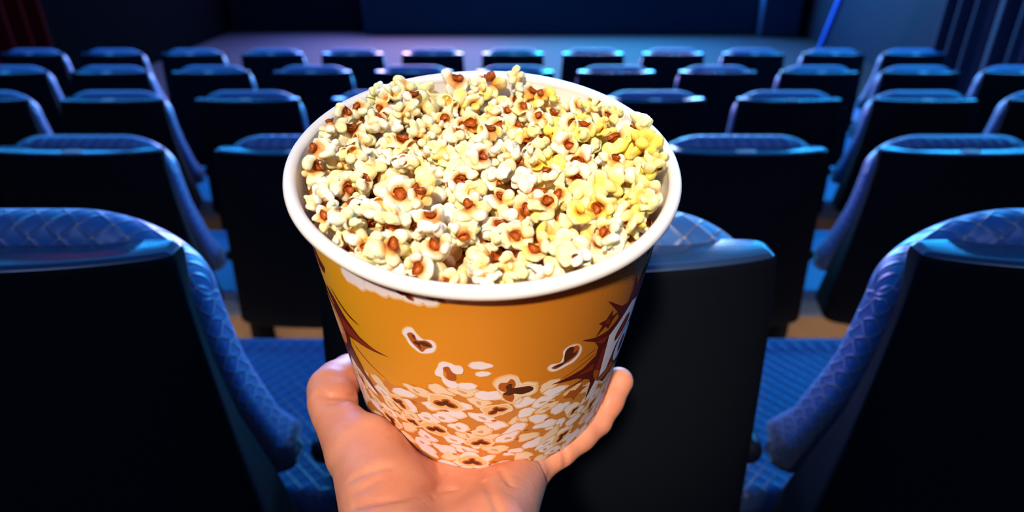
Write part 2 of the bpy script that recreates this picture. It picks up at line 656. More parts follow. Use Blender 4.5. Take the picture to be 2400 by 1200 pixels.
t = NT('orange_printed_paper')
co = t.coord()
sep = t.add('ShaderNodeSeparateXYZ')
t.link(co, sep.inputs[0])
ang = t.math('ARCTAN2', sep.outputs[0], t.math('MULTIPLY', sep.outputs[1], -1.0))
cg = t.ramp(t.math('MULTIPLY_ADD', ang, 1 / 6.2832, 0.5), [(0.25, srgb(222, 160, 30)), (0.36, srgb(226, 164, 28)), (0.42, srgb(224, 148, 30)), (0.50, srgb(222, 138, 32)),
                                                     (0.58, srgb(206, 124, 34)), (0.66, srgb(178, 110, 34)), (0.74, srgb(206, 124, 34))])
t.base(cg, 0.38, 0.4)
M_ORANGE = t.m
M_PAPER = plain('white_coated_paper', srgb(242, 236, 232), 0.4, 0.45)
INK = {
    'peach': plain('ink_peach', srgb(238, 190, 132), 0.4, 0.4), 'cream': plain('ink_cream', srgb(240, 214, 184), 0.4, 0.4),
    'white': plain('ink_white', srgb(240, 228, 236), 0.4, 0.4), 'tan': plain('ink_tan', srgb(206, 132, 58), 0.4, 0.4),
    'rust': plain('ink_rust', srgb(176, 88, 24), 0.4, 0.4), 'brown': plain('ink_brown', srgb(84, 38, 16), 0.4, 0.4),
    'maroon': plain('ink_maroon', srgb(92, 28, 16), 0.4, 0.4), 'red': plain('ink_red', srgb(140, 44, 20), 0.4, 0.4),
    'gold': plain('ink_gold', srgb(214, 128, 34), 0.4, 0.4), 'shade': plain('ink_shade', srgb(214, 170, 120), 0.4, 0.4),
}
INKS = list(INK)
UD = 1.5      # mm per degree in the flat artwork
art = {'V': [], 'F': [], 'M': []}


def smooth_poly(P, n=5):
    """closed Catmull-Rom through P"""
    out = []
    m = len(P)
    for i in range(m):
        p0, p1, p2, p3 = P[i - 1], P[i], P[(i + 1) % m], P[(i + 2) % m]
        for k in range(n):
            t_ = k / n
            f = lambda a, b, c, d: 0.5 * (2 * b + (c - a) * t_ + (2 * a - 5 * b + 4 * c - d) * t_ ** 2 + (3 * b - a - 3 * c + d) * t_ ** 3)
            out.append((f(p0[0], p1[0], p2[0], p3[0]), f(p0[1], p1[1], p2[1], p3[1])))
    return out


def ink(P, color, layer, smooth=0):
    """P in (mm across, mm below rim); cut to strips so that it follows the wall"""
    if smooth: P = smooth_poly(P, smooth)
    P = [(x, min(max(y, 4.4), BH * 1000 - 0.15)) for x, y in P]
    b = bmesh.new()
    vs = []
    for p in P:
        if not vs or (vs[-1].co - Vector((p[0], p[1], 0))).length > 1e-3:
            vs.append(b.verts.new((p[0], p[1], 0)))
    if len(vs) < 3:
        b.free(); return
    b.faces.new(vs)
    b.normal_update()
    bmesh.ops.triangulate(b, faces=b.faces[:], ngon_method='EAR_CLIP')
    xs = [v.co.x for v in vs]
    x = math.ceil(min(xs) / 3.0) * 3.0
    while x < max(xs):
        bmesh.ops.bisect_plane(b, geom=b.verts[:] + b.edges[:] + b.faces[:], plane_co=(x, 0, 0), plane_no=(1, 0, 0), dist=1e-5)
        x += 3.0
    off = 0.00006 + 0.000045 * layer
    base = len(art['V'])
    b.verts.index_update()
    for v in b.verts:
        art['V'].append(bl(v.co.x / UD, v.co.y, off))
    for f in b.faces:
        if f.calc_area() < 1e-7: continue
        idx = [base + v.index for v in f.verts]
        A, B_, C_ = (art['V'][i] for i in idx[:3])
        nn = (B_ - A).cross(C_ - A)
        if nn.x * A.x + nn.y * A.y < 0: idx.reverse()
        art['F'].append(idx)
        art['M'].append(2 + INKS.index(color))
    b.free()


def lobed(cx, cy, rx, ry, rot, rnd, k=3, amp=0.22, n=26):
    ph = [rnd.uniform(0, 6.28) for _ in range(3)]
    P = []
    for i in range(n):
        a = 2 * math.pi * i / n
        r = 1 + amp * (0.6 * math.sin(k * a + ph[0]) + 0.4 * math.sin((k + 1) * a + ph[1])) + 0.05 * math.sin(7 * a + ph[2])
        x, y = rx * r * math.cos(a), ry * r * math.sin(a)
        c, s = math.cos(rot), math.sin(rot)
        P.append((cx + x * c - y * s, cy + x * s + y * c))
    return P


def petal(cx, cy, L, w, rot, hook=0.0):
    P = []
    for i in range(16):
        a = 2 * math.pi * i / 16
        x = L * 0.5 * (1 + math.cos(a))
        y = w * math.sin(a) * (0.4 + 0.6 * math.sin(math.pi * min(1, max(0, x / L)) * 0.8 + 0.3)) + hook * (x / L) ** 2 * L
        c, s = math.cos(rot), math.sin(rot)
        P.append((cx + x * c - y * s, cy + x * s + y * c))
    return P


rnd = random.Random(11)
# drift of printed popcorn round the lower half: ground, then flake after flake from the top down
top = []
for i in range(181):
    phi = -180 + 2 * i
    ref = float(np.interp(phi, [-180, -60, -42, -30, -17, -2, 8, 18, 29, 45, 70, 180], [80, 96, 98, 88, 79, 74, 78, 72, 86, 104, 92, 80]))
    top.append((phi * UD, ref + 2.0 * math.sin(i * 1.1) + 1.2 * math.sin(i * 2.3)))
ink(top + [(180 * UD, 158.8), (-180 * UD, 158.8)], 'tan', 0)
flakes = []
tries = 0
while len(flakes) < 400 and tries < 30000:
    tries += 1
    u, s = rnd.uniform(-268, 268), rnd.uniform(70, 158)
    phi = u / UD
    ref = float(np.interp(phi, [-180, -60, -42, -30, -17, -2, 8, 18, 29, 45, 70, 180], [80, 96, 98, 88, 79, 74, 78, 72, 86, 104, 92, 80]))
    if s < ref + 1: continue
    if all(((u - a) / 10.4) ** 2 + ((s - b) / 7.2) ** 2 > 1 for a, b in flakes):
        flakes.append((u, s))
flakes.sort(key=lambda p: p[1])
for i, (u, s) in enumerate(flakes):
    rot = rnd.uniform(-0.7, 0.7)
    rx, ry = rnd.uniform(6.2, 8.4), rnd.uniform(4.2, 5.4)
    k = rnd.choice((2, 3, 3))
    L = 1 + (i % 4) * 3 * 0.34
    st = rnd.getstate()
    ink(lobed(u, s, rx, ry, rot, rnd, k), 'tan' if rnd.random() < 0.6 else 'gold', L)
    rnd.setstate(st)
    ink(lobed(u, s, rx * 0.95, ry * 0.93, rot, rnd, k), rnd.choice(('peach', 'cream', 'peach')), L + 0.34)
    rnd.setstate(st)
    ink(lobed(u - 0.3, s - 0.3, rx * 0.80, ry * 0.76, rot, rnd, k), rnd.choice(('white', 'white', 'cream')), L + 0.68)
    if rnd.random() < 0.45:
        ink(lobed(u + rnd.uniform(-1, 1), s + 0.6, rx * 0.30, ry * 0.24, rot + 0.4, rnd, 2, 0.3, 12), 'shade', L + 1.0)
    if rnd.random() < 0.30:
        ink(petal(u + rx * 0.5, s + ry * 0.7, 3.6, 0.8, rnd.uniform(-0.6, 0.8), 0.2), 'rust', L + 0.9)


def flake_with_hull(phi, s, size, rot, style=0, halo='peach'):
    u = phi * UD
    r2 = random.Random(int(phi * 7 + s))
    L = 6
    if halo:
        ink(lobed(u, s, size * 1.12, size * 0.80, rot, r2, 3, 0.14), 'cream' if halo == 'peach' else 'white', L)
        ink(lobed(u, s, size * 0.96, size * 0.66, rot, random.Random(int(phi * 7 + s)), 3, 0.14), 'peach', L + 0.5)
    for k, (da, ln, w) in enumerate(((0.25, 1.0, 0.26), (2.5, 0.9, 0.27), (-1.7, 0.66, 0.24))):
        a = rot + da + style * 0.25 * (k - 1)
        ink(petal(u - 0.4 * math.cos(a), s - 0.4 * math.sin(a), size * ln * 0.86, size * w * 1.15, a, 0.12), 'rust', L + 1 + 0.2 * k)
    for k, (da, ln, w) in enumerate(((0.32, 0.86, 0.16), (2.42, 0.80, 0.17), (-1.62, 0.52, 0.14), (1.4, 0.40, 0.12))):
        a = rot + da + style * 0.25 * (k - 1)
        ink(petal(u - 0.5 * math.cos(a), s - 0.5 * math.sin(a), size * ln * 0.84, size * w * 1.1, a, 0.10), 'brown', L + 1.8 + 0.15 * k)


for phi, s, sz, rot, st in ((-11.6, 89.5, 8.8, 0.2, 1), (5.5, 93.4, 7.2, -0.25, 1), (-29.8, 103.6, 7.0, 0.5, 0),
                            (-25.6, 118.1, 5.4, 0.4, 1), (-37.0, 129.3, 7.4, 0.9, 0), (-16.5, 117.6, 7.8, 0.15, 2), (-0.1, 125.2, 7.4, 0.1, 1),
                            (-3.4, 147.0, 8.6, 0.1, 0), (33.5, 140.9, 7.4, -0.6, 1), (18.0, 152.0, 3.4, 0.9, 0), (37.0, 118.0, 5.0, -0.5, 0),
                            (48.0, 128.0, 6.5, -0.8, 1), (-52.0, 112.0, 6.5, 0.9, 0), (90, 100, 8, 0.4, 0), (120, 130, 8, 0.1, 1), (150, 96, 8, 1.4, 0),
                            (-90, 120, 8, 0.3, 0), (-120, 100, 8, 0.9, 1), (-150, 136, 8, 0.2, 0), (176, 120, 8, 2.0, 0)):
    flake_with_hull(phi, s, sz, rot, st)
# single flakes floating on the orange, traced from their outlines (mm across, mm down)


A_OUT = [(-33.2, 36.5), (-30.9, 33.4), (-28.3, 32.9), (-26.8, 35.9), (-23.9, 39.6), (-20.6, 38.9), (-18.4, 40.4), (-18.0, 43.9), (-19.5, 48.0), (-22.6, 50.2), (-26.1, 51.3), (-29.0, 49.3), (-31.4, 46.4), (-32.5, 42.5), (-33.9, 39.7)]
A_RUST = [(-31.3, 39.0), (-29.0, 36.8), (-27.4, 38.7), (-26.6, 41.4), (-22.8, 40.1), (-20.4, 41.7), (-20.1, 44.5), (-23.0, 46.4), (-25.2, 49.7), (-27.3, 47.7), (-29.8, 44.2)]
A_DARK = [(-29.0, 39.1), (-27.8, 38.1), (-27.8, 41.2), (-26.9, 42.7), (-24.0, 41.3), (-21.2, 42.2), (-20.7, 44.1), (-23.6, 44.7), (-25.6, 44.0), (-25.7, 48.2), (-27.0, 45.1), (-29.0, 44.1), (-27.8, 42.1)]
B_OUT = [(-18.8, 58.6), (-17.8, 55.3), (-15.5, 53.3), (-12.3, 54.0), (-10.5, 55.2), (-8.0, 55.2), (-6.8, 58.1), (-7.6, 61.6), (-10.1, 62.3), (-12.2, 60.7), (-13.5, 57.5), (-15.4, 57.6), (-16.1, 60.1), (-16.4, 64.8), (-14.5, 68.3), (-10.8, 69.1), (-9.7, 72.4), (-11.7, 75.1), (-14.9, 74.2), (-17.3, 70.0), (-17.5, 66.9), (-20.1, 66.1), (-20.4, 63.1)]
B_RUST = [(-16.0, 58.2), (-13.5, 57.1), (-12.4, 60.2), (-10.8, 63.0), (-10.7, 66.7), (-12.9, 68.5), (-14.9, 66.3), (-14.9, 62.4), (-16.0, 60.8)]
E_OUT = [(32.1, 64.7), (33.8, 62.1), (38.6, 63.1), (39.7, 58.5), (39.3, 53.9), (42.3, 51.5), (46.9, 52.8), (50.0, 57.1), (50.6, 62.6), (47.5, 67.3), (43.1, 68.4), (37.9, 69.3), (34.5, 68.5)]
E_RUST = [(40.1, 64.0), (40.7, 59.8), (41.0, 54.2), (43.9, 53.7), (47.1, 54.2), (48.8, 57.8), (48.0, 62.4), (44.7, 65.2), (41.3, 65.9), (37.1, 67.3), (34.3, 65.0), (37.1, 63.8)]
E_DARK = [(40.5, 60.3), (40.7, 54.7), (42.9, 52.9), (45.2, 54.5), (45.4, 59.4), (47.6, 58.3), (47.0, 61.8), (44.0, 63.5), (41.7, 64.6), (39.1, 66.3), (35.4, 65.3), (38.0, 63.8), (40.9, 63.4)]
D_OUT = [(6.2, 69.9), (7.1, 65.6), (10.3, 63.1), (14.4, 62.5), (18.1, 65.2), (20.1, 71.2), (24.2, 74.0), (28.1, 77.4), (28.8, 81.5), (25.7, 84.1), (20.8, 84.0), (16.9, 87.7), (12.8, 86.0), (10.3, 79.8), (7.9, 73.9)]
D_RUST1 = [(9.0, 71.3), (10.1, 68.9), (13.1, 68.9), (14.5, 66.5), (16.2, 67.8), (17.2, 72.1), (15.6, 75.9), (12.6, 77.1), (9.6, 74.8)]
D_RUST2 = [(11.1, 79.9), (13.4, 78.2), (16.2, 79.6), (16.9, 83.3), (15.9, 86.4), (12.8, 84.2)]
D_DARK = [(12.3, 73.1), (13.9, 70.4), (15.6, 71.3), (15.6, 74.1), (19.5, 74.6), (23.8, 74.9), (26.2, 77.5), (25.4, 80.0), (20.6, 81.1), (17.0, 79.5), (14.6, 80.6), (11.1, 78.8), (13.2, 76.3)]
ink(A_OUT, 'peach', 1, 4)
def shrink(P, k):
    mx, my = sum(p[0] for p in P) / len(P), sum(p[1] for p in P) / len(P)
    return [(mx + (x - mx) * k, my + (y - my) * k) for x, y in P]


ink(shrink(A_OUT, 0.93), 'white', 1.6, 4)
ink(A_RUST, 'rust', 2.2, 4)
ink(A_DARK, 'brown', 2.8, 4)
ink(B_OUT, 'cream', 7.2, 4)
ink(shrink(B_OUT, 0.95), 'white', 7.7, 4)
ink(B_RUST, 'rust', 8.3, 4)
ink(D_OUT, 'peach', 9.2, 4)
ink(shrink(D_OUT, 0.90), 'cream', 9.7, 4)
ink(D_RUST1, 'rust', 10.2, 4)
ink(D_RUST2, 'rust', 10.2, 4)
ink(D_DARK, 'brown', 10.7, 4)
ink(E_OUT, 'peach', 1, 4)
ink(shrink(E_OUT, 0.93), 'white', 1.6, 4)
ink(E_RUST, 'rust', 2.2, 4)
ink(E_DARK, 'brown', 2.8, 4)
for cx, cy, rx, ry, rot in ((0.2, 54.6, 5.2, 3.4, -0.06), (1.2, 61.3, 3.9, 2.3, -0.2), (2.9, 54.6, 2.2, 1.8, 0.4), (-3.8, 72.0, 5.0, 3.4, 0.1), (2.0, 80.0, 6.4, 4.2, 0.2)):
    q = random.Random(int(cx * 10 + 50))
    ink(lobed(cx * UD, cy, rx, ry, rot, q, 2, 0.10), 'peach', 4.2)
    q = random.Random(int(cx * 10 + 50))
    ink(lobed(cx * UD, cy - 0.1, rx * 0.86, ry * 0.84, rot, q, 2, 0.10), 'white', 4.8)
# popcorn drift cut by the rim
for phi, s, rx, ry in ((-38.2, 14.6, 5.2, 6.4), (-34.6, 15.0, 5.6, 5.6), (-31.0, 13.0, 5.4, 5.2), (-27.0, 12.4, 5.8, 5.8), (-22.6, 11.0, 6.0, 5.6), (-17.6, 11.0, 6.6, 6.0), (-12.6, 10.0, 5.6, 6.0), (-8.6, 7.0, 5.6, 3.8)):
    q = random.Random(int(phi * 10))
    ink(lobed(phi * UD, s, rx, ry, 0.2, q, 3, 0.08), 'peach', 1)
    q = random.Random(int(phi * 10))
    ink(lobed(phi * UD, s - 0.4, rx * 0.84, ry * 0.84, 0.2, q, 3, 0.08), 'white', 1.7)
for phi, s, sz, rot in ((-19.0, 10.0, 6.0, 0.5), (-10.5, 8.5, 6.0, 0.3), (-34.0, 7.0, 4.5, 0.1)):
    flake_with_hull(phi, s, sz, rot, 0, None)


# starburst badge with lettering on the right-hand side, spikes of its twin at the left
def deg(P):
    return [(a * UD, b) for a, b in P]


BURST = [(32.7, 51.4), (38.8, 55.6), (44.6, 57.0), (49.6, 53.0), (46.5, 44.0), (39.9, 29.9), (49.0, 44.0), (53.6, 47.5), (54.6, 40.0), (53.3, 26.0), (58.4, 41.0),
         (66.0, 30.0), (66.5, 44.0), (76.0, 30.0), (77.0, 46.0), (92.0, 40.0), (86.0, 56.0), (104.0, 62.0), (92.0, 74.0), (106.0, 92.0), (90.0, 94.0), (92.0, 112.0), (78.0, 104.0),
         (70.0, 122.0), (64.0, 108.0), (52.0, 111.0), (45.6, 99.0), (41.9, 115.4), (42.4, 99.0), (41.0, 93.0), (34.1, 84.0), (24.0, 79.5), (36.0, 78.0), (41.2, 73.0), (41.4, 66.0), (38.6, 58.6)]
ink(deg(BURST), 'maroon', 9.2)
ink(deg([(47.0, 62.0), (44.8, 72.0), (43.2, 86.0), (44.0, 97.0), (50.0, 107.0), (60.0, 105.0), (74.0, 98.0), (84.0, 84.0), (82.0, 60.0), (68.0, 50.0), (56.0, 52.0)]), 'red', 9.8)
ink(deg([(43.0, 88.0), (44.2, 97.0), (50.0, 106.0), (60.0, 104.0), (72.0, 98.0), (60.0, 99.0), (50.0, 97.5)]), 'rust', 10.4, 3)
ink(deg([(39.0, 60.0), (46.0, 62.5), (43.6, 66.0)]), 'red', 9.8)
ink(deg([(34.0, 82.0), (41.5, 80.0), (42.0, 86.0)]), 'red', 9.8)
# letters P and o, white with a dark outline
Pl = [(47.2, 100.0), (46.2, 63.0), (57.5, 51.0), (63.2, 56.0), (63.8, 70.0), (60.0, 78.0), (54.2, 80.5), (51.4, 99.0)]
ink(deg([(48.0 + (a - 52) * 1.12 + 4, 76 + (b - 76) * 1.06) for a, b in Pl]), 'brown', 11.0, 0)
ink(deg(Pl), 'white', 11.6)
ink(deg([(52.2, 75.5), (51.6, 68.0), (56.6, 60.5), (59.6, 64.0), (58.8, 71.5)]), 'brown', 12.2, 4)
ink(deg([(53.0, 74.0), (52.4, 68.6), (56.4, 62.4), (58.6, 65.4), (57.8, 71.0)]), 'red', 12.8, 4)
q = [(61.2 + 7.2 * math.cos(a) * (1 + 0.06 * math.sin(2 * a)), 89.0 + 15.5 * math.sin(a)) for a in [i * 2 * math.pi / 28 for i in range(28)]]
ink(deg(q), 'brown', 12.2)
q = [(61.2 + 6.2 * math.cos(a), 89.0 + 14.0 * math.sin(a)) for a in [i * 2 * math.pi / 28 for i in range(28)]]
ink(deg(q), 'white', 12.8)
q = [(60.6 + 2.1 * math.cos(a), 89.0 + 7.4 * math.sin(a)) for a in [i * 2 * math.pi / 20 for i in range(20)]]
ink(deg(q), 'brown', 13.4)
# small star and fine rays
ink(deg([(44.2, 41.0), (44.9, 46.6), (48.2, 47.6), (45.6, 51.0), (44.4, 55.4), (42.4, 51.4), (38.6, 55.8), (40.7, 48.8), (38.6, 45.1), (41.9, 46.1)]), 'maroon', 4)
ink(deg([(41.6, 48.2), (44.0, 46.8), (44.4, 51.6), (42.6, 49.8)]), 'red', 4.6)
ink(deg([(28.0, 77.4), (40.0, 70.6), (40.0, 71.6), (28.4, 78.2)]), 'rust', 4)
ink(deg([(31.0, 71.0), (40.0, 66.0), (40.0, 67.2)]), 'rust', 4)
ink(deg([(25.0, 90.5), (36.0, 88.4), (42.0, 88.2), (42.0, 89.4), (36.0, 89.6)]), 'brown', 8.2)
ink(deg([(30.0, 98.0), (32.4, 93.4), (35.0, 95.6), (38.0, 92.0), (38.4, 97.0), (41.0, 99.0), (37.0, 101.0), (35.0, 105.0), (33.4, 100.6)]), 'rust', 8.2)
LB = [(-29.3, 63.9), (-36.0, 64.2), (-42.5, 62.4), (-49.0, 55.5), (-54.0, 48.0), (-60.5, 44.0), (-56.6, 56.0), (-58.0, 66.0), (-64.0, 58.0), (-72.0, 40.0), (-74.0, 56.0), (-92.0, 46.0), (-86.0, 62.0), (-104.0, 70.0),
      (-92.0, 78.0), (-104.0, 96.0), (-88.0, 94.0), (-84.0, 112.0), (-74.0, 100.0), (-62.0, 116.0), (-58.5, 98.0), (-50.0, 101.0), (-40.0, 111.0), (-46.5, 97.0), (-51.8, 82.0), (-50.6, 73.0), (-46.0, 70.0), (-39.0, 67.6)]
ink(deg(LB), 'maroon', 9.2)
ink(deg([(-34.0, 65.0), (-42.0, 64.0), (-50.0, 60.0), (-54.0, 64.0), (-52.0, 70.0), (-46.0, 68.6)]), 'red', 9.8, 2)
ink(deg([(-58.0, 60.0), (-54.0, 70.0), (-54.6, 82.0), (-60.0, 92.0), (-72.0, 94.0), (-84.0, 82.0), (-82.0, 66.0), (-70.0, 58.0)]), 'gold', 9.8, 4)
ink(deg([(-60.0, 66.0), (-57.0, 74.0), (-58.0, 82.0), (-63.0, 86.0), (-66.0, 76.0), (-64.0, 66.0)]), 'peach', 10.4, 4)
ink(deg([(-40.0, 51.6), (-46.0, 49.0), (-52.0, 43.0), (-55.0, 40.0), (-50.0, 47.4), (-45.0, 51.4)]), 'maroon', 4, 2)
ink(deg([(-32.9, 86.6), (-40.0, 82.0), (-47.5, 76.0), (-50.4, 72.0), (-46.8, 77.8), (-40.0, 83.2)]), 'rust', 9.2, 2)
ink(deg([(-56.0, 34.0), (-53.4, 27.0), (-57.0, 24.0), (-60.0, 16.0), (-62.0, 26.0), (-60.0, 34.0)]), 'maroon', 4)
ink(deg([(59.0, 14.0), (62.0, 8.0), (70.0, 7.0), (69.0, 16.0), (63.0, 21.0), (59.6, 22.0)]), 'brown', 4, 3)
ink(deg([(60.0, 17.0), (63.6, 11.0), (70.0, 12.0), (67.0, 19.0)]), 'white', 4.6, 3)
# raster of dots under the rim at the right
for i in range(16):
    phi = 24.0 + i * 2.55
    for j in range(16):
        s = 7.4 + j * 3.0 + (0.8 if i % 2 else 0)
        k = (phi - 20) / 40.0 * (1.0 - j / 17.0) * 1.25
        if phi > 50: k *= 1.05
        rr = 0.72 * min(1.0, k)
        if rr < 0.2 or s > 48: continue
        ink([(phi * UD + rr * math.cos(a), s + rr * math.sin(a)) for a in [m * math.pi / 4 for m in range(8)]], 'brown' if rr > 0.42 else 'rust', 1)

# --- the mesh of the body: outer wall, inner wall, recessed foot, all one paper shell
bucket = empty('popcorn_bucket', (0, 0, 0), 'orange paper popcorn bucket with white rim held up by a hand, heaped with popcorn', 'bucket')
bucket.matrix_world = B_MAT
N = 288
prof = [(BR0, BH), (BR0 - (BR0 - BR1) * 0.25, BH * 0.75), (BR0 - (BR0 - BR1) * 0.5, BH * 0.5), (BR0 - (BR0 - BR1) * 0.75, BH * 0.25), (BR1, 0.0003), (BR1 - 0.0003, 0.0), (BR1 - 0.0011, 0.0), (BR1 - 0.0012, 0.0003),
        (BR1 - 0.0010, 0.0070), (0.0, 0.0070)]
profi = [(0.0, 0.0076), (BR1 - 0.0009, 0.0076), (BR0 - 0.0009, BH)]
V, F, MI = [], [], []


def lathe(pr, mi):
    base = len(V)
    for r, z in pr:
        for k in range(N):
            a = 2 * math.pi * k / N
            V.append((r * math.sin(a), -r * math.cos(a), z))
    for i in range(len(pr) - 1):
        for k in range(N):
            k2 = (k + 1) % N
            F.append((base + i * N + k, base + (i + 1) * N + k, base + (i + 1) * N + k2, base + i * N + k2))
            MI.append(mi if pr[i][0] > BR1 - 0.0001 else 1)


lathe(prof, 0)
lathe(profi, 1)
base = len(V)
V += art['V']
F += [tuple(base + i for i in f) for f in art['F']]
MI += art['M']
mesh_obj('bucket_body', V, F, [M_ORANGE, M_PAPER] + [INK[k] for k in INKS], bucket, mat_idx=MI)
# rolled rim
V, F, MI = [], [], []
pr = []
for k in range(25):
    a = -2.5 + 2 * math.pi * k / 24 * 0.985
    pr.append((BR0 + 0.0022 + 0.0033 * math.cos(a), BH - 0.0012 + 0.0036 * math.sin(a)))
base = 0
for r, z in pr:
    for k in range(N):
        a = 2 * math.pi * k / N
        w = 1 + 0.0018 * math.sin(3 * a + 1) + 0.0008 * math.sin(11 * a)
        V.append((r * w * math.sin(a), -r * w * math.cos(a), z + 0.0002 * math.sin(5 * a)))
for i in range(len(pr) - 1):
    for k in range(N):
        k2 = (k + 1) % N
        F.append((i * N + k, i * N + k2, (i + 1) * N + k2, (i + 1) * N + k))
rim = mesh_obj('rolled_rim', V, F, M_PAPER, bucket)
rim['label'] = 'white rolled paper rim'
# ------------------------------------------------------------------ distance fields -> smooth meshes
def surface_nets(D, org, h):
    """D: 3-D array of signed distances, grid spacing h, origin org. Returns verts, quads."""
    s = D < 0
    nx, ny, nz = D.shape
    cnt = np.zeros((nx - 1, ny - 1, nz - 1), np.float32)
    acc = np.zeros((nx - 1, ny - 1, nz - 1, 3), np.float32)
    corners = [(i, j, k) for i in (0, 1) for j in (0, 1) for k in (0, 1)]
    def sub(A, c):
        return A[c[0]:nx - 1 + c[0], c[1]:ny - 1 + c[1], c[2]:nz - 1 + c[2]]
    for a in range(8):
        for b in range(a + 1, 8):
            ca, cb = corners[a], corners[b]
            df = [cb[i] - ca[i] for i in range(3)]
            if sum(abs(x) for x in df) != 1: continue
            da, db = sub(D, ca), sub(D, cb)
            m = (da < 0) != (db < 0)
            t_ = np.where(m, da / np.where(m, da - db, 1), 0)
            for i in range(3):
                acc[..., i] += np.where(m, ca[i] + t_ * df[i], 0)
            cnt += m
    act = cnt > 0
    idx = -np.ones(act.shape, np.int64)
    idx[act] = np.arange(act.sum())
    ii = np.argwhere(act)
    V = (ii + acc[act] / cnt[act][:, None]) * h + np.asarray(org)
    F = []
    for ax in range(3):
        o1, o2 = [(1, 2), (2, 0), (0, 1)][ax]
        sl0 = [slice(None)] * 3; sl1 = [slice(None)] * 3
        sl0[ax] = slice(0, -1); sl1[ax] = slice(1, None)
        ch = s[tuple(sl0)] != s[tuple(sl1)]
        flip = s[tuple(sl0)]
        e = np.argwhere(ch)
        e = e[(e[:, o1] > 0) & (e[:, o2] > 0) & (e[:, o1] < D.shape[o1] - 1) & (e[:, o2] < D.shape[o2] - 1)]
        fl = flip[e[:, 0], e[:, 1], e[:, 2]]
        def cell(d1, d2):
            q = e.copy(); q[:, o1] -= d1; q[:, o2] -= d2
            return idx[q[:, 0], q[:, 1], q[:, 2]]
        Q = np.stack([cell(1, 1), cell(0, 1), cell(0, 0), cell(1, 0)], 1)
        Q[~fl] = Q[~fl][:, ::-1]
        F.append(Q)
    return V, np.concatenate(F)


def smin(a, b, k):
    h_ = np.clip(0.5 + 0.5 * (b - a) / k, 0, 1)
    return b + (a - b) * h_ - k * h_ * (1 - h_)


def cone_sd(P, a, b, ra, rb):
    """rounded cone between points a and b"""
    a, b = np.asarray(a, np.float32), np.asarray(b, np.float32)
    ba = b - a
    t_ = np.clip(((P - a) @ ba) / (ba @ ba), 0, 1)
    q = P - a - t_[..., None] * ba
    return np.sqrt((q * q).sum(-1)) - (ra + (rb - ra) * t_)


def relax(V, F, n=2, lam=0.5):
    V = V.astype(np.float64)
    for _ in range(n):
        S = np.zeros_like(V); C = np.zeros(len(V))
        for a, b in ((0, 1), (1, 2), (2, 3), (3, 0)):
            np.add.at(S, F[:, a], V[F[:, b]]); np.add.at(C, F[:, a], 1)
            np.add.at(S, F[:, b], V[F[:, a]]); np.add.at(C, F[:, b], 1)
        V = V + lam * (S / C[:, None] - V)
    return V


# ------------------------------------------------------------------ popped corn
def wob(P, q, freq, n=5):
    out = 0
    for _ in range(n):
        k = q.normal(size=3); k *= freq / np.linalg.norm(k)
        out = out + np.sin(P @ k.astype(np.float32) + q.uniform(0, 6.28))
    return out / n


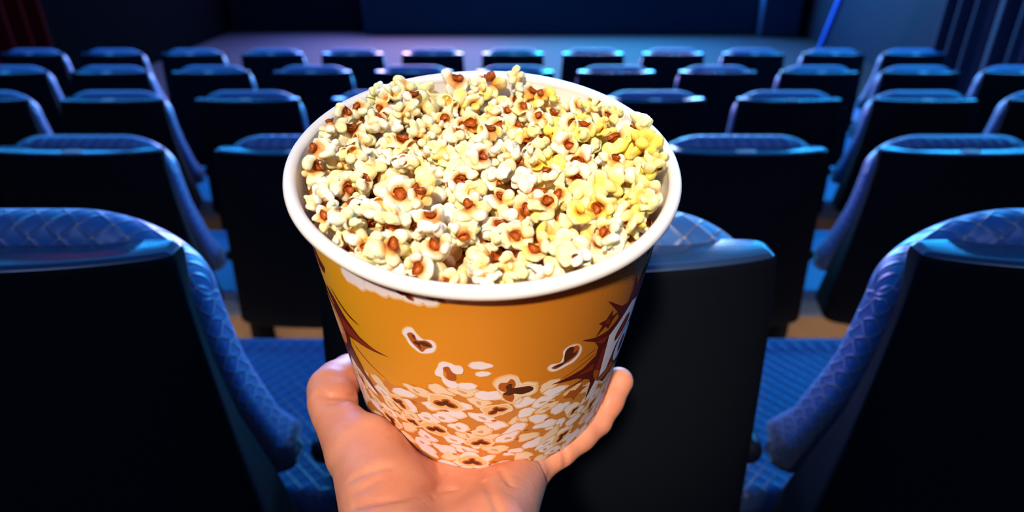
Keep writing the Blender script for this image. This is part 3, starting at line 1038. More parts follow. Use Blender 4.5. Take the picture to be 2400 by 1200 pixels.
def pop_field(P, q, kind):
    """unit-sized (radius about 1) popped kernel; returns distance and how near the hull the point is"""
    d = np.full(P.shape[:-1], 9.0, np.float32)
    lobes = []
    Pw = P + 0.11 * np.stack([wob(P, q, 5.0), wob(P, q, 5.0), wob(P, q, 5.0)], -1).astype(np.float32)
    hull_dir = np.array([0, 0, -1.0])
    if kind == 'mushroom':
        nl = int(q.integers(9, 13))
        for i in range(nl):
            z = 1 - 2 * (i + 0.5) / nl
            a = i * 2.399 + q.uniform(-0.3, 0.3)
            r = math.sqrt(max(0, 1 - z * z))
            c = np.array([r * math.cos(a), r * math.sin(a), z]) * q.uniform(0.42, 0.54)
            if c[2] < -0.34: continue
            lobes.append((c, q.uniform(0.32, 0.46), 0.05))
    else:
        nl = int(q.integers(5, 8))
        for i in range(nl):
            a = 2 * math.pi * (i + q.uniform(-0.25, 0.25)) / nl
            z = q.uniform(-0.25, 0.55)
            rr = q.uniform(0.45, 0.74)
            c = np.array([rr * math.cos(a), rr * math.sin(a), z])
            lobes.append((c, q.uniform(0.28, 0.46), 0.055))
            if q.random() < 0.6:      # a smaller bud on the lobe
                c2 = c * q.uniform(1.18, 1.36) + q.normal(size=3) * 0.12
                lobes.append((c2, q.uniform(0.17, 0.26), 0.05))
        lobes.append((np.array([0, 0, 0.12]), 0.40, 0.10))
        lobes.append((np.array([q.uniform(-.2, .2), q.uniform(-.2, .2), 0.50]), q.uniform(0.2, 0.34), 0.05))
    for c, r, k in lobes:
        # each lobe is a lens turned outward
        ax = c / (np.linalg.norm(c) + 1e-6)
        rel = Pw - c.astype(np.float32)
        tv = q.normal(size=3); tv -= ax * (tv @ ax); tv /= np.linalg.norm(tv)
        bv = np.cross(ax, tv)
        s1, s2, s3 = q.uniform(0.8, 1.15), q.uniform(0.80, 1.35), q.uniform(0.50, 0.95)
        e = np.sqrt((rel @ ax.astype(np.float32) / s1) ** 2 + (rel @ tv.astype(np.float32) / s2) ** 2 + (rel @ bv.astype(np.float32) / s3) ** 2) - r
        d = smin(d, e * 0.8, k)
    # thin curled petals
    for _ in range(int(q.integers(1, 4)) if kind != 'mushroom' else 0):
        a = q.uniform(0, 6.28)
        c = np.array([0.55 * math.cos(a), 0.55 * math.sin(a), q.uniform(-0.1, 0.4)])
        r = q.uniform(0.34, 0.46)
        rel = P - c.astype(np.float32)
        sh = np.abs(np.sqrt((rel * rel).sum(-1)) - r) - q.uniform(0.05, 0.075)
        cd = q.normal(size=3) * 0.6 + np.array([math.cos(a), math.sin(a), 0.5]); cd /= np.linalg.norm(cd)
        cut = rel @ cd.astype(np.float32) - 0.12 * r
        d = smin(d, np.maximum(sh, cut), 0.05)
    # wrinkles and fine skin
    d = d + 0.055 * np.abs(wob(P, q, 7.0, 4)) + 0.022 * wob(P, q, 13.0, 6) + 0.016 * np.abs(wob(P, q, 24.0, 5)) + 0.005 * wob(P, q, 50.0, 5)
    # the pit that holds the hull
    hc = np.array([0, 0, -0.52], np.float32)
    pit = 0.16 * wob(P, q, 6.0, 3) + np.sqrt((((P - hc) / np.array([0.34, 0.30, 0.40], np.float32)) ** 2).sum(-1)) - 1.0
    d = -smin(-d, pit * 0.3, 0.05)
    core = np.sqrt(((P - np.array([0, 0, -0.35], np.float32)) ** 2).sum(-1))
    return d, core


def pop_attr(me, core, butter, fold=None):
    f = me.attributes.new('foldness', 'FLOAT', 'POINT')
    f.data.foreach_set('value', (np.ones(len(core)) if fold is None else fold).astype(np.float32))
    a = me.attributes.new('hullness', 'FLOAT', 'POINT')
    a.data.foreach_set('value', core.astype(np.float32))
    b = me.attributes.new('butter', 'FLOAT', 'POINT')
    b.data.foreach_set('value', butter.astype(np.float32))


t = NT('popped_corn')
at = t.add('ShaderNodeAttribute', attribute_name='hullness').outputs['Fac']
bu = t.add('ShaderNodeAttribute', attribute_name='butter').outputs['Fac']
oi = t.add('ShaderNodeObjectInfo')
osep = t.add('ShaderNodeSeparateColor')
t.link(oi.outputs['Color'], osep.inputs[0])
nz = t.noise(t.coord(), 170.0, 3.0, 0.6)
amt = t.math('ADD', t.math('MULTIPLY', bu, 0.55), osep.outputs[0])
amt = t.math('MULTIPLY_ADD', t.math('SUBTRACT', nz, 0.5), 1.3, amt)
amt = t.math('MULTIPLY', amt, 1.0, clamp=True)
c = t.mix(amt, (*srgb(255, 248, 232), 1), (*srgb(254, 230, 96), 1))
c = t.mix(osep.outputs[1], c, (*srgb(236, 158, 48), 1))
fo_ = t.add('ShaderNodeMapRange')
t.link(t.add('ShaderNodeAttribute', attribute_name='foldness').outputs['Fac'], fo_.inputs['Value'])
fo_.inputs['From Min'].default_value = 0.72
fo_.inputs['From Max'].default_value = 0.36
c = t.mix(t.math('MULTIPLY', fo_.outputs[0], 0.78), c, (*srgb(250, 172, 44), 1))  # orange folds: butter, plus warm bounced light painted into the creases
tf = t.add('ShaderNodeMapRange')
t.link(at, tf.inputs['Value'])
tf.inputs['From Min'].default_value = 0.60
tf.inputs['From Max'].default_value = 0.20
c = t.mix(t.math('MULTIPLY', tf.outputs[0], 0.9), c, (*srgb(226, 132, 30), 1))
n3 = t.noise(t.coord(), 420.0, 5.0, 0.65)
t.bump(n3, 0.55, 0.0012)
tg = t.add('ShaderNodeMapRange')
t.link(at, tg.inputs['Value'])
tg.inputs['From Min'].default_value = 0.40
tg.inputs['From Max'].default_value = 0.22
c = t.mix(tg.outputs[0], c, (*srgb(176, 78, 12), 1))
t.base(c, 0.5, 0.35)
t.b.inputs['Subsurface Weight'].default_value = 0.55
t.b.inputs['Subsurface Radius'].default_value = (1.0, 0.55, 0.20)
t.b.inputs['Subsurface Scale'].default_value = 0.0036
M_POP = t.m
t = NT('corn_hull')
n4 = t.noise(t.coord(), 420.0, 3.0, 0.6)
t.base(t.mix(n4, (*srgb(104, 34, 6), 1), (*srgb(206, 104, 22), 1)), 0.42, 0.4)
M_HULL = t.m

POPS = []


def build_pops():
    kinds = ['butterfly'] * 12 + ['mushroom'] * 4
    for vi, kd in enumerate(kinds):
        q = np.random.default_rng(100 + vi)
        n = 66
        g = np.linspace(-1.3, 1.3, n, dtype=np.float32)
        P = np.stack(np.meshgrid(g, g, g, indexing='ij'), -1)
        d, core = pop_field(P, q, kd)
        h = float(g[1] - g[0])
        d[0], d[-1], d[:, 0], d[:, -1], d[:, :, 0], d[:, :, -1] = 1, 1, 1, 1, 1, 1
        V, F = surface_nets(d, (-1.3,) * 3, h)
        # keep the one connected body
        lab = np.arange(len(V))
        while True:
            m_ = lab[F].min(1)
            l2 = lab.copy()
            for c_ in range(4):
                np.minimum.at(l2, F[:, c_], m_)
            if (l2 == lab).all(): break
            lab = l2
        big = np.bincount(lab).argmax()
        keep = lab == big
        F = F[keep[F[:, 0]]]
        mp = np.cumsum(keep) - 1
        V, F = V[keep], mp[F]
        V = relax(V, F, 1, 0.4)
        ii = np.clip(((V + 1.3) / h).astype(int), 0, n - 1)
        co = np.sqrt(((V - np.array([0, 0, -0.35])) ** 2).sum(1))
        bt = np.clip(0.5 + 1.2 * wob(V.astype(np.float32), q, 2.6, 3), 0, 1)
        rad = 0.0121 * (1.0 if kd != 'mushroom' else 1.12)
        me = bpy.data.meshes.new('popped_flake')
        me.from_pydata((V * rad).tolist(), [], F.tolist())
        me.materials.append(M_POP)
        me.polygons.foreach_set('use_smooth', [True] * len(me.polygons))
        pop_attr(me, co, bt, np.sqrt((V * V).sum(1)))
        me.update()
        # hull shard lining the pit: a small curved double shell
        hv, hf = [], []
        m = 14
        nr = 7
        for side in (0, 1):
            for i in range(nr):
                for k in range(m):
                    a = 2 * math.pi * k / m
                    th = (i / (nr - 1)) * 1.25
                    rr = 1.0 - 0.10 * side
                    e = 0.95 + 0.16 * math.sin(2 * a + vi) + 0.14 * math.sin(3 * a + vi * 2) + 0.06 * math.sin(7 * a + vi)
                    hv.append((0.33 * rr * math.sin(th) * math.cos(a) * e, 0.29 * rr * math.sin(th) * math.sin(a) * e, -0.545 + 0.375 * rr * math.cos(th) + 0.03 * math.sin(3 * a + 4 * th + vi) * math.sin(th)))
        for side in (0, 1):
            for i in range(nr - 1):
                for k in range(m):
                    k2 = (k + 1) % m
                    f = (side * nr * m + i * m + k, side * nr * m + i * m + k2, side * nr * m + (i + 1) * m + k2, side * nr * m + (i + 1) * m + k)
                    hf.append(f if side == 1 else f[::-1])
        for k in range(m):
            k2 = (k + 1) % m
            a0 = (nr - 1) * m
            b0 = nr * m + (nr - 1) * m
            hf.append((a0 + k, a0 + k2, b0 + k2, b0 + k))
        hm = bpy.data.meshes.new('hull')
        hm.from_pydata((np.array(hv) * rad).tolist(), [], hf)
        hm.materials.append(M_HULL)
        hm.polygons.foreach_set('use_smooth', [True] * len(hm.polygons))
        hm.update()
        POPS.append((me, hm))


build_pops()
POP_PLACES = [
 (2, 0.66, 0.008, -0.021, 0.144, 0.24, -0.19, 0.95, -0.08), (8, 1.0, 0.029, 0.073, 0.1307, -0.75, 0.02, 0.0, -0.66), (13, 0.66, -0.031, 0.065, 0.1419, 0.08, 0.54, -0.65, 0.53), (14, 0.8, 0.05, -0.065, 0.1395, 0.58, -0.14, 0.76, 0.26),
 (11, 0.66, -0.08, -0.02, 0.1385, 0.1, -0.46, 0.39, -0.79), (9, 0.66, 0.03, 0.019, 0.1429, -0.71, -0.26, -0.43, -0.5), (14, 0.9, -0.038, -0.059, 0.1422, 0.3, 0.76, 0.36, -0.44), (5, 0.66, -0.015, -0.042, 0.143, 0.51, -0.69, -0.4, -0.3),
 (5, 0.66, 0.041, 0.028, 0.142, -0.41, -0.27, 0.69, -0.53), (11, 0.66, 0.015, 0.004, 0.1422, -0.11, -0.11, 0.25, 0.96), (10, 1.0, -0.012, -0.005, 0.1458, 0.09, -0.34, -0.91, 0.21), (15, 0.66, -0.038, -0.006, 0.144, 0.07, 0.77, 0.12, 0.63),
 (9, 0.66, -0.067, -0.014, 0.1408, 0.27, 0.29, 0.37, -0.84), (11, 0.66, -0.062, 0.008, 0.1409, -0.23, -0.15, 0.94, 0.18), (11, 0.9, 0.038, -0.032, 0.1462, 0.01, -0.48, 0.34, -0.81), (10, 0.66, -0.051, 0.053, 0.1484, -0.13, -0.45, -0.83, 0.3),
 (5, 0.8, -0.017, -0.069, 0.1387, 0.28, -0.34, -0.87, 0.21), (4, 0.66, 0.026, -0.004, 0.1444, 0.38, 0.86, 0.29, 0.17), (3, 0.66, 0.018, -0.072, 0.1361, 0.07, 0.08, -0.38, 0.92), (1, 0.66, -0.024, 0.017, 0.1442, -0.09, -0.33, 0.91, 0.23),
 (12, 0.66, 0.066, 0.017, 0.1447, 0.36, 0.78, 0.26, 0.44), (14, 0.66, -0.082, 0.01, 0.1386, 0.33, -0.63, 0.68, -0.2), (10, 0.66, -0.006, 0.021, 0.1452, 0.42, 0.52, -0.48, 0.57), (10, 0.66, 0.05, 0.064, 0.1343, 0.24, 0.43, -0.74, -0.46),
 (8, 0.9, 0.072, -0.015, 0.1423, -0.16, -0.73, 0.6, 0.28), (1, 0.66, -0.048, -0.033, 0.1415, 0.06, 0.91, 0.36, -0.19), (14, 0.66, -0.036, 0.038, 0.1462, -0.43, -0.53, -0.61, 0.39), (1, 1.0, -0.067, -0.042, 0.14, -0.35, -0.51, -0.78, -0.04),
 (3, 0.66, 0.008, -0.044, 0.1408, 0.97, -0.02, -0.19, 0.18), (6, 0.66, -0.054, -0.062, 0.1365, 0.19, -0.05, 0.22, 0.96), (4, 0.66, -0.021, -0.028, 0.1438, -0.16, 0.48, -0.85, -0.14), (14, 0.8, -0.014, 0.079, 0.1369, 0.44, -0.41, -0.76, -0.24),
 (13, 0.8, -0.004, -0.082, 0.1385, 0.05, 0.04, 0.93, -0.36), (14, 0.66, -0.075, 0.023, 0.1422, 0.76, -0.47, 0.45, 0.05), (2, 0.66, -0.01, 0.049, 0.1408, 0.57, -0.81, 0.12, 0.0), (1, 0.9, 0.004, 0.08, 0.1345, -0.9, 0.13, 0.02, -0.42),
 (8, 0.8, 0.073, -0.036, 0.1388, 0.2, 0.96, -0.2, -0.08), (12, 0.66, 0.059, 0.053, 0.1358, -0.6, 0.07, -0.76, -0.21), (14, 0.8, -0.035, -0.021, 0.1448, 0.15, -0.09, 0.92, -0.35), (14, 0.66, -0.05, 0.019, 0.1449, 0.5, 0.26, 0.51, -0.65),
 (9, 0.66, 0.012, 0.044, 0.1415, 0.32, 0.6, -0.72, 0.12), (2, 0.66, 0.062, 0.036, 0.138, 0.0, 0.87, 0.25, -0.44), (13, 0.9, 0.053, -0.034, 0.1435, -0.19, 0.77, -0.08, -0.61), (1, 0.66, 0.001, 0.056, 0.14, 0.25, 0.02, 0.97, 0.03),
 (7, 0.66, 0.083, -0.004, 0.1441, 0.16, 0.12, 0.92, -0.35), (14, 0.66, -0.082, -0.007, 0.1357, -0.53, -0.03, 0.85, -0.04), (14, 0.8, -0.011, 0.07, 0.1406, -0.66, 0.15, 0.72, 0.15), (12, 0.8, 0.043, -0.011, 0.1466, 0.01, 0.64, 0.6, -0.47),
 (15, 0.66, 0.059, 0.004, 0.1445, 0.07, -0.39, -0.88, -0.25), (1, 0.8, 0.031, -0.054, 0.1421, 0.02, -0.2, 0.96, 0.19), (4, 0.66, -0.069, 0.049, 0.1457, -0.71, 0.06, 0.5, -0.48), (10, 0.66, 0.039, 0.042, 0.139, -0.23, -0.85, -0.37, 0.3),
 (7, 0.66, 0.063, -0.053, 0.1379, 0.98, -0.18, 0.09, -0.06), (2, 0.66, -0.044, -0.074, 0.1387, -0.18, -0.11, -0.65, -0.73), (0, 0.66, -0.008, 0.036, 0.1449, 0.05, -0.42, -0.76, -0.5), (2, 0.66, -0.053, 0.029, 0.1459, 0.46, -0.8, -0.29, 0.28),
 (13, 0.66, 0.074, 0.03, 0.1421, -0.36, -0.91, -0.16, 0.12), (8, 0.8, -0.048, 0.065, 0.1416, -0.61, 0.07, -0.35, -0.71), (14, 0.8, 0.079, 0.009, 0.145, 0.88, 0.15, -0.29, -0.34), (5, 0.8, 0.034, -0.075, 0.1386, 0.47, -0.18, -0.87, -0.01),
 (2, 0.9, -0.057, 0.0, 0.1411, 0.18, 0.11, 0.81, -0.55), (10, 0.66, 0.005, -0.062, 0.1394, -0.5, -0.27, -0.11, 0.81), (2, 0.66, 0.015, 0.026, 0.1404, -0.32, 0.34, 0.35, -0.81), (13, 0.66, -0.031, 0.078, 0.1386, -0.07, -0.05, -0.7, 0.71),
 (4, 0.66, 0.022, 0.055, 0.1375, -0.24, 0.59, -0.72, 0.28), (14, 0.66, -0.026, 0.053, 0.143, 0.28, -0.44, 0.74, -0.42), (7, 0.66, -0.022, 0.039, 0.1453, 0.2, 0.45, -0.77, 0.4), (8, 0.8, 0.017, -0.026, 0.1455, 0.59, -0.21, -0.75, -0.22),
 (14, 0.8, 0.071, 0.043, 0.1406, 0.49, -0.5, -0.32, 0.64), (1, 0.66, -0.004, -0.027, 0.1426, 0.01, -0.17, -0.26, 0.95), (2, 0.66, 0.081, -0.025, 0.1411, -0.49, 0.2, 0.76, 0.37), (1, 0.66, -0.032, -0.038, 0.143, -0.36, -0.89, 0.27, -0.04),
 (4, 0.66, -0.035, 0.013, 0.1444, 0.63, 0.72, -0.27, 0.15), (1, 0.66, -0.062, -0.024, 0.1407, 0.28, 0.95, 0.1, 0.1), (0, 0.66, -0.048, -0.018, 0.141, -0.95, -0.0, -0.15, 0.28), (14, 0.8, 0.036, 0.059, 0.1362, -0.27, -0.75, 0.02, 0.6),
 (6, 0.66, 0.041, 0.01, 0.1421, -0.51, 0.21, -0.01, 0.83), (3, 1.0, -0.019, -0.082, 0.1445, -0.34, 0.27, 0.82, 0.37), (8, 0.9, 0.039, 0.071, 0.135, 0.76, -0.36, 0.43, 0.32), (15, 0.8, -0.018, -0.054, 0.1431, -0.32, 0.56, 0.41, 0.65),
 (9, 0.66, 0.034, -0.02, 0.1449, -0.05, 0.48, 0.75, -0.45), (13, 0.66, -0.069, 0.033, 0.1468, 0.74, -0.58, 0.33, -0.0), (1, 0.66, -0.038, 0.022, 0.1454, 0.78, -0.09, 0.62, 0.09), (1, 0.8, 0.007, -0.082, 0.1423, 0.29, -0.43, 0.54, -0.66),
 (12, 0.66, 0.001, 0.01, 0.1459, -0.87, -0.01, 0.35, -0.34), (1, 0.66, -0.045, -0.051, 0.142, 0.34, 0.02, 0.93, -0.11), (13, 0.66, -0.077, -0.032, 0.1399, -0.67, 0.31, 0.42, -0.52), (0, 0.66, 0.046, -0.049, 0.1391, -0.94, -0.28, 0.04, 0.2),
 (6, 0.66, 0.027, 0.034, 0.1427, -0.21, -0.51, -0.81, 0.22), (11, 0.66, 0.008, -0.007, 0.1441, 0.28, 0.91, -0.09, 0.29), (8, 0.9, 0.014, 0.065, 0.1402, 0.12, 0.72, -0.52, -0.45), (1, 0.66, -0.062, 0.058, 0.148, 0.45, 0.73, 0.01, -0.51),
 (15, 0.66, 0.055, 0.022, 0.1435, -0.06, -0.82, 0.03, -0.57), (11, 0.8, 0.02, -0.048, 0.1432, 0.08, -0.42, 0.16, 0.89), (7, 0.66, 0.08, 0.022, 0.149, 0.3, 0.32, -0.57, 0.69), (6, 0.8, 0.025, 0.009, 0.1489, 0.45, 0.84, -0.27, -0.16),
 (9, 0.8, 0.019, -0.038, 0.1474, 0.09, 0.53, -0.48, 0.69), (12, 0.8, -0.08, 0.016, 0.1468, 0.21, -0.34, 0.92, -0.0), (1, 1.18, 0.016, 0.078, 0.1468, 0.18, 0.55, -0.82, -0.02), (8, 0.8, 0.001, -0.052, 0.145, -0.53, 0.11, 0.6, -0.58),
 (14, 0.66, -0.062, -0.057, 0.1432, -0.35, 0.91, 0.23, 0.05), (8, 0.66, -0.04, 0.048, 0.1493, 0.05, 0.57, -0.78, 0.25), (0, 0.9, 0.001, 0.033, 0.1471, 0.21, 0.36, 0.12, 0.9), (5, 0.66, -0.074, -0.001, 0.14, -0.77, 0.17, 0.25, -0.56),
 (10, 0.8, -0.017, 0.027, 0.1489, -0.16, -0.88, -0.1, -0.44), (4, 1.0, -0.073, 0.026, 0.1565, 0.03, 0.89, -0.46, 0.03), (8, 0.66, -0.025, 0.003, 0.1474, -0.35, 0.1, -0.93, 0.1), (8, 0.66, -0.056, 0.041, 0.1521, -0.34, -0.53, -0.64, 0.44),
 (11, 1.0, 0.049, 0.047, 0.147, -0.71, 0.61, -0.18, -0.3), (14, 0.9, 0.08, -0.014, 0.1457, 0.41, -0.28, 0.19, -0.85), (6, 0.66, -0.04, 0.073, 0.1447, -0.41, -0.21, -0.89, 0.03), (8, 1.18, 0.04, -0.067, 0.1499, 0.12, 0.67, 0.7, -0.19),
 (10, 1.08, -0.017, 0.059, 0.1517, -0.76, 0.51, -0.2, -0.35), (12, 0.9, -0.01, 0.011, 0.1557, -0.05, 0.72, -0.53, 0.45), (0, 0.8, 0.017, -0.067, 0.148, -0.58, -0.64, 0.46, -0.19), (2, 1.18, 0.073, 0.003, 0.1527, -0.96, -0.23, 0.16, 0.03),
 (1, 0.66, 0.073, 0.039, 0.1486, -0.22, 0.41, 0.89, -0.0), (2, 0.9, 0.057, -0.009, 0.1504, -0.22, -0.67, 0.6, -0.38), (4, 0.9, 0.07, -0.028, 0.146, 0.5, -0.09, -0.45, 0.74), (5, 0.66, 0.014, -0.083, 0.1475, 0.75, 0.01, 0.15, -0.64),
 (5, 0.66, -0.024, -0.014, 0.1471, -0.5, 0.34, -0.79, 0.12), (12, 0.66, -0.039, -0.074, 0.147, -0.82, -0.11, 0.0, -0.56), (2, 0.9, -0.004, -0.019, 0.1511, -0.27, 0.44, -0.85, 0.08), (15, 0.66, -0.045, 0.002, 0.1474, -0.37, -0.76, -0.01, 0.53),
 (1, 0.8, -0.032, -0.047, 0.1484, 0.04, 0.64, -0.44, -0.63), (2, 0.9, 0.046, 0.03, 0.1472, -0.37, 0.61, -0.07, 0.7), (11, 0.66, -0.042, 0.028, 0.1511, 0.37, -0.49, 0.09, 0.79), (13, 0.66, -0.004, -0.068, 0.1422, -0.05, -0.52, -0.53, 0.67),
 (11, 0.66, 0.066, -0.049, 0.144, 0.42, 0.01, 0.58, 0.7), (2, 0.9, -0.001, -0.037, 0.1487, 0.06, 0.2, 0.73, -0.65), (10, 0.66, 0.022, 0.045, 0.1437, 0.28, 0.34, -0.17, 0.88), (7, 0.8, -0.055, -0.044, 0.147, -0.12, -0.89, -0.18, 0.39),
 (3, 0.66, 0.058, 0.06, 0.1451, 0.66, 0.26, -0.43, -0.57), (14, 0.66, 0.007, 0.02, 0.1506, 0.1, -0.14, -0.66, 0.73), (6, 1.08, 0.055, -0.057, 0.1537, 0.12, -0.98, -0.15, -0.07), (2, 0.8, -0.083, -0.003, 0.1476, -0.36, -0.57, -0.47, -0.57),
 (3, 0.66, 0.043, 0.003, 0.1477, -0.85, -0.22, -0.45, -0.15), (9, 0.9, 0.027, -0.027, 0.155, 0.09, 0.96, -0.25, -0.06), (13, 0.8, 0.047, -0.026, 0.1564, 0.35, -0.23, -0.68, 0.6), (1, 0.66, 0.014, -0.004, 0.1525, -0.46, 0.13, -0.64, 0.6),
 (1, 0.9, -0.047, -0.031, 0.1523, 0.07, -0.82, -0.41, 0.39), (11, 0.9, -0.081, -0.02, 0.1495, -0.03, 0.78, 0.26, 0.57), (14, 0.8, 0.067, 0.052, 0.152, 0.36, 0.63, -0.67, 0.14), (2, 0.8, 0.083, 0.011, 0.1577, 0.14, 0.62, 0.65, 0.43),
 (5, 1.0, 0.005, 0.067, 0.1503, 0.93, 0.31, -0.11, -0.18), (10, 0.66, -0.025, 0.026, 0.1526, -0.34, 0.27, -0.29, -0.85), (8, 0.8, -0.073, -0.042, 0.1503, -0.25, 0.9, -0.07, 0.35), (1, 1.0, -0.022, 0.075, 0.151, -0.09, -0.53, 0.82, 0.23),
 (3, 0.8, -0.069, 0.045, 0.157, -0.15, 0.83, 0.45, 0.29), (5, 0.8, 0.02, 0.025, 0.1515, -0.27, -0.62, 0.56, -0.48), (11, 0.66, -0.062, -0.027, 0.1486, -0.47, -0.08, -0.83, 0.29), (8, 0.8, -0.054, 0.02, 0.1508, 1.0, -0.09, -0.02, -0.02),
 (4, 0.8, -0.025, -0.065, 0.1509, -0.34, -0.19, -0.68, 0.62), (2, 1.08, -0.03, -0.029, 0.156, 0.25, 0.82, -0.09, 0.5), (11, 0.66, -0.032, 0.002, 0.1524, -0.7, 0.63, -0.22, -0.27), (15, 1.08, -0.04, 0.059, 0.1558, 0.6, -0.34, 0.5, -0.53),
 (9, 0.8, 0.07, -0.039, 0.1529, -0.11, -0.16, 0.98, 0.05), (9, 0.66, -0.052, 0.033, 0.1579, -0.16, 0.18, 0.4, -0.88), (0, 0.8, 0.036, -0.047, 0.1531, -0.6, -0.63, 0.36, -0.33), (9, 0.8, 0.026, 0.061, 0.1466, -0.55, -0.66, 0.11, 0.5),
 (12, 0.8, -0.047, -0.014, 0.151, 0.89, 0.11, 0.08, -0.44), (2, 0.8, -0.007, 0.082, 0.1479, 0.47, -0.37, -0.51, -0.62), (14, 0.66, -0.002, 0.05, 0.1504, 0.38, 0.43, -0.69, -0.44), (5, 0.8, 0.028, -0.08, 0.1508, -0.33, -0.53, -0.46, 0.63),
 (14, 0.8, 0.028, -0.058, 0.1544, -0.52, -0.54, -0.61, -0.25), (7, 0.66, -0.06, -0.057, 0.1543, -0.5, -0.04, 0.35, 0.79), (10, 0.66, -0.059, 0.057, 0.158, -0.13, 0.57, -0.81, 0.05), (2, 0.9, 0.013, 0.007, 0.1574, 0.74, 0.41, -0.39, -0.36),
 (8, 0.8, 0.077, 0.033, 0.1546, -0.27, -0.49, 0.49, 0.66), (3, 0.66, 0.057, 0.019, 0.1538, -0.79, -0.38, 0.34, 0.32), (9, 0.66, 0.047, 0.067, 0.1453, 0.78, 0.07, -0.39, 0.48), (5, 0.66, -0.058, 0.007, 0.151, -0.27, 0.1, -0.88, -0.38),
 (3, 0.66, -0.038, 0.039, 0.1576, -0.22, 0.86, 0.3, 0.34), (13, 0.66, -0.013, 0.042, 0.1536, -0.23, 0.78, 0.55, 0.18), (10, 0.66, 0.011, 0.057, 0.1537, 0.08, 0.5, -0.85, -0.09), (12, 0.66, 0.059, 0.032, 0.1528, 0.58, -0.75, -0.06, -0.32),
 (10, 0.9, 0.033, -0.009, 0.1547, -0.14, 0.11, -0.04, -0.98), (8, 0.8, -0.05, -0.064, 0.1479, -0.44, -0.44, 0.24, -0.74), (13, 0.66, 0.02, -0.019, 0.1599, 0.3, -0.07, 0.08, 0.95), (1, 0.66, 0.031, 0.075, 0.1448, 0.92, -0.24, 0.29, -0.11),
 (15, 0.8, 0.009, -0.033, 0.1561, 0.06, 0.12, -0.97, 0.19), (15, 0.66, -0.05, 0.068, 0.1634, 0.78, -0.3, 0.37, 0.41), (14, 0.8, 0.041, 0.016, 0.1547, 0.56, -0.68, 0.4, -0.26), (10, 0.8, 0.009, -0.052, 0.1547, -0.01, -0.17, 0.97, -0.19),
 (9, 0.9, 0.016, 0.038, 0.1539, -0.3, 0.17, 0.85, -0.4), (2, 0.9, -0.044, 0.016, 0.1572, -0.04, 0.32, 0.94, -0.07), (11, 0.8, -0.011, -0.015, 0.1574, 0.32, -0.29, 0.71, 0.56), (12, 0.66, -0.027, -0.013, 0.1581, -0.37, -0.09, 0.75, -0.54),
 (2, 0.66, -0.057, 0.042, 0.1643, -0.19, -0.54, -0.56, -0.6), (3, 0.66, -0.012, -0.027, 0.1548, 0.25, 0.82, -0.06, -0.5), (3, 0.66, -0.008, -0.054, 0.1543, -0.07, -0.33, 0.93, 0.13), (4, 0.66, -0.063, -0.013, 0.1499, -0.84, 0.24, -0.3, 0.39),
 (10, 0.8, 0.08, -0.025, 0.1567, -0.43, 0.85, -0.17, -0.27), (2, 0.66, -0.031, -0.077, 0.1523, 0.85, 0.31, -0.22, 0.36), (4, 0.66, -0.07, -0.049, 0.1585, 0.32, -0.48, 0.79, 0.21), (3, 0.66, 0.0, -0.003, 0.1554, 0.07, 0.81, 0.49, -0.31),
 (15, 0.8, 0.06, -0.021, 0.1597, 0.59, 0.62, -0.34, 0.39), (5, 0.66, -0.061, -0.037, 0.1555, -0.2, 0.25, -0.89, 0.31), (13, 0.66, -0.017, -0.042, 0.1536, 0.63, -0.04, 0.42, -0.65), (15, 0.8, 0.05, 0.002, 0.1572, -0.39, 0.84, 0.13, 0.36),
 (0, 0.9, 0.004, -0.072, 0.1525, -0.15, 0.83, 0.38, -0.37), (1, 0.66, -0.075, 0.003, 0.1532, 0.86, 0.51, 0.01, -0.09), (1, 0.66, -0.024, 0.041, 0.1582, 0.07, -0.42, 0.87, 0.27), (1, 0.8, -0.085, -0.011, 0.1576, 0.36, -0.25, -0.85, 0.28),
 (15, 0.66, -0.011, -0.084, 0.1495, -0.6, -0.02, -0.79, -0.1), (15, 0.66, 0.033, 0.04, 0.1501, -0.16, 0.04, -0.73, -0.66), (9, 0.66, -0.029, -0.051, 0.1563, -0.25, -0.53, -0.7, -0.42), (11, 1.08, 0.069, 0.015, 0.1602, -0.2, -0.73, -0.64, -0.1),
 (4, 0.66, -0.027, 0.008, 0.1582, -0.15, 0.57, 0.24, -0.77), (9, 0.66, 0.006, -0.019, 0.1611, -0.31, 0.22, -0.06, -0.92), (0, 0.8, 0.081, 0.023, 0.1652, 0.67, 0.04, 0.73, 0.16), (11, 0.8, -0.067, -0.02, 0.1546, -0.14, 0.54, -0.6, -0.57),
 (1, 0.66, -0.078, 0.037, 0.1631, 0.41, -0.26, -0.88, 0.0), (14, 0.66, 0.039, 0.075, 0.1507, 0.66, 0.09, 0.06, -0.74), (14, 1.08, -0.001, 0.082, 0.1601, -0.11, -0.43, -0.73, 0.52), (6, 0.66, 0.026, 0.012, 0.16, 0.15, -0.41, 0.7, -0.56),
 (14, 0.66, -0.052, -0.044, 0.1565, 0.82, -0.27, -0.38, -0.34), (13, 0.66, -0.084, 0.011, 0.1556, 0.38, -0.85, -0.04, -0.37), (3, 0.66, -0.033, 0.025, 0.1605, -0.19, 0.6, -0.78, 0.05), (7, 0.66, 0.083, -0.006, 0.1593, 0.86, 0.48, 0.18, 0.02),
 (14, 0.9, 0.053, 0.047, 0.1513, -0.89, -0.37, 0.14, 0.23), (11, 0.8, 0.025, 0.078, 0.1558, 0.26, -0.12, -0.94, 0.2), (7, 0.66, 0.036, 0.025, 0.1563, 0.62, -0.29, 0.73, 0.06), (3, 0.9, -0.058, -0.007, 0.1562, 0.39, 0.02, -0.01, -0.92),
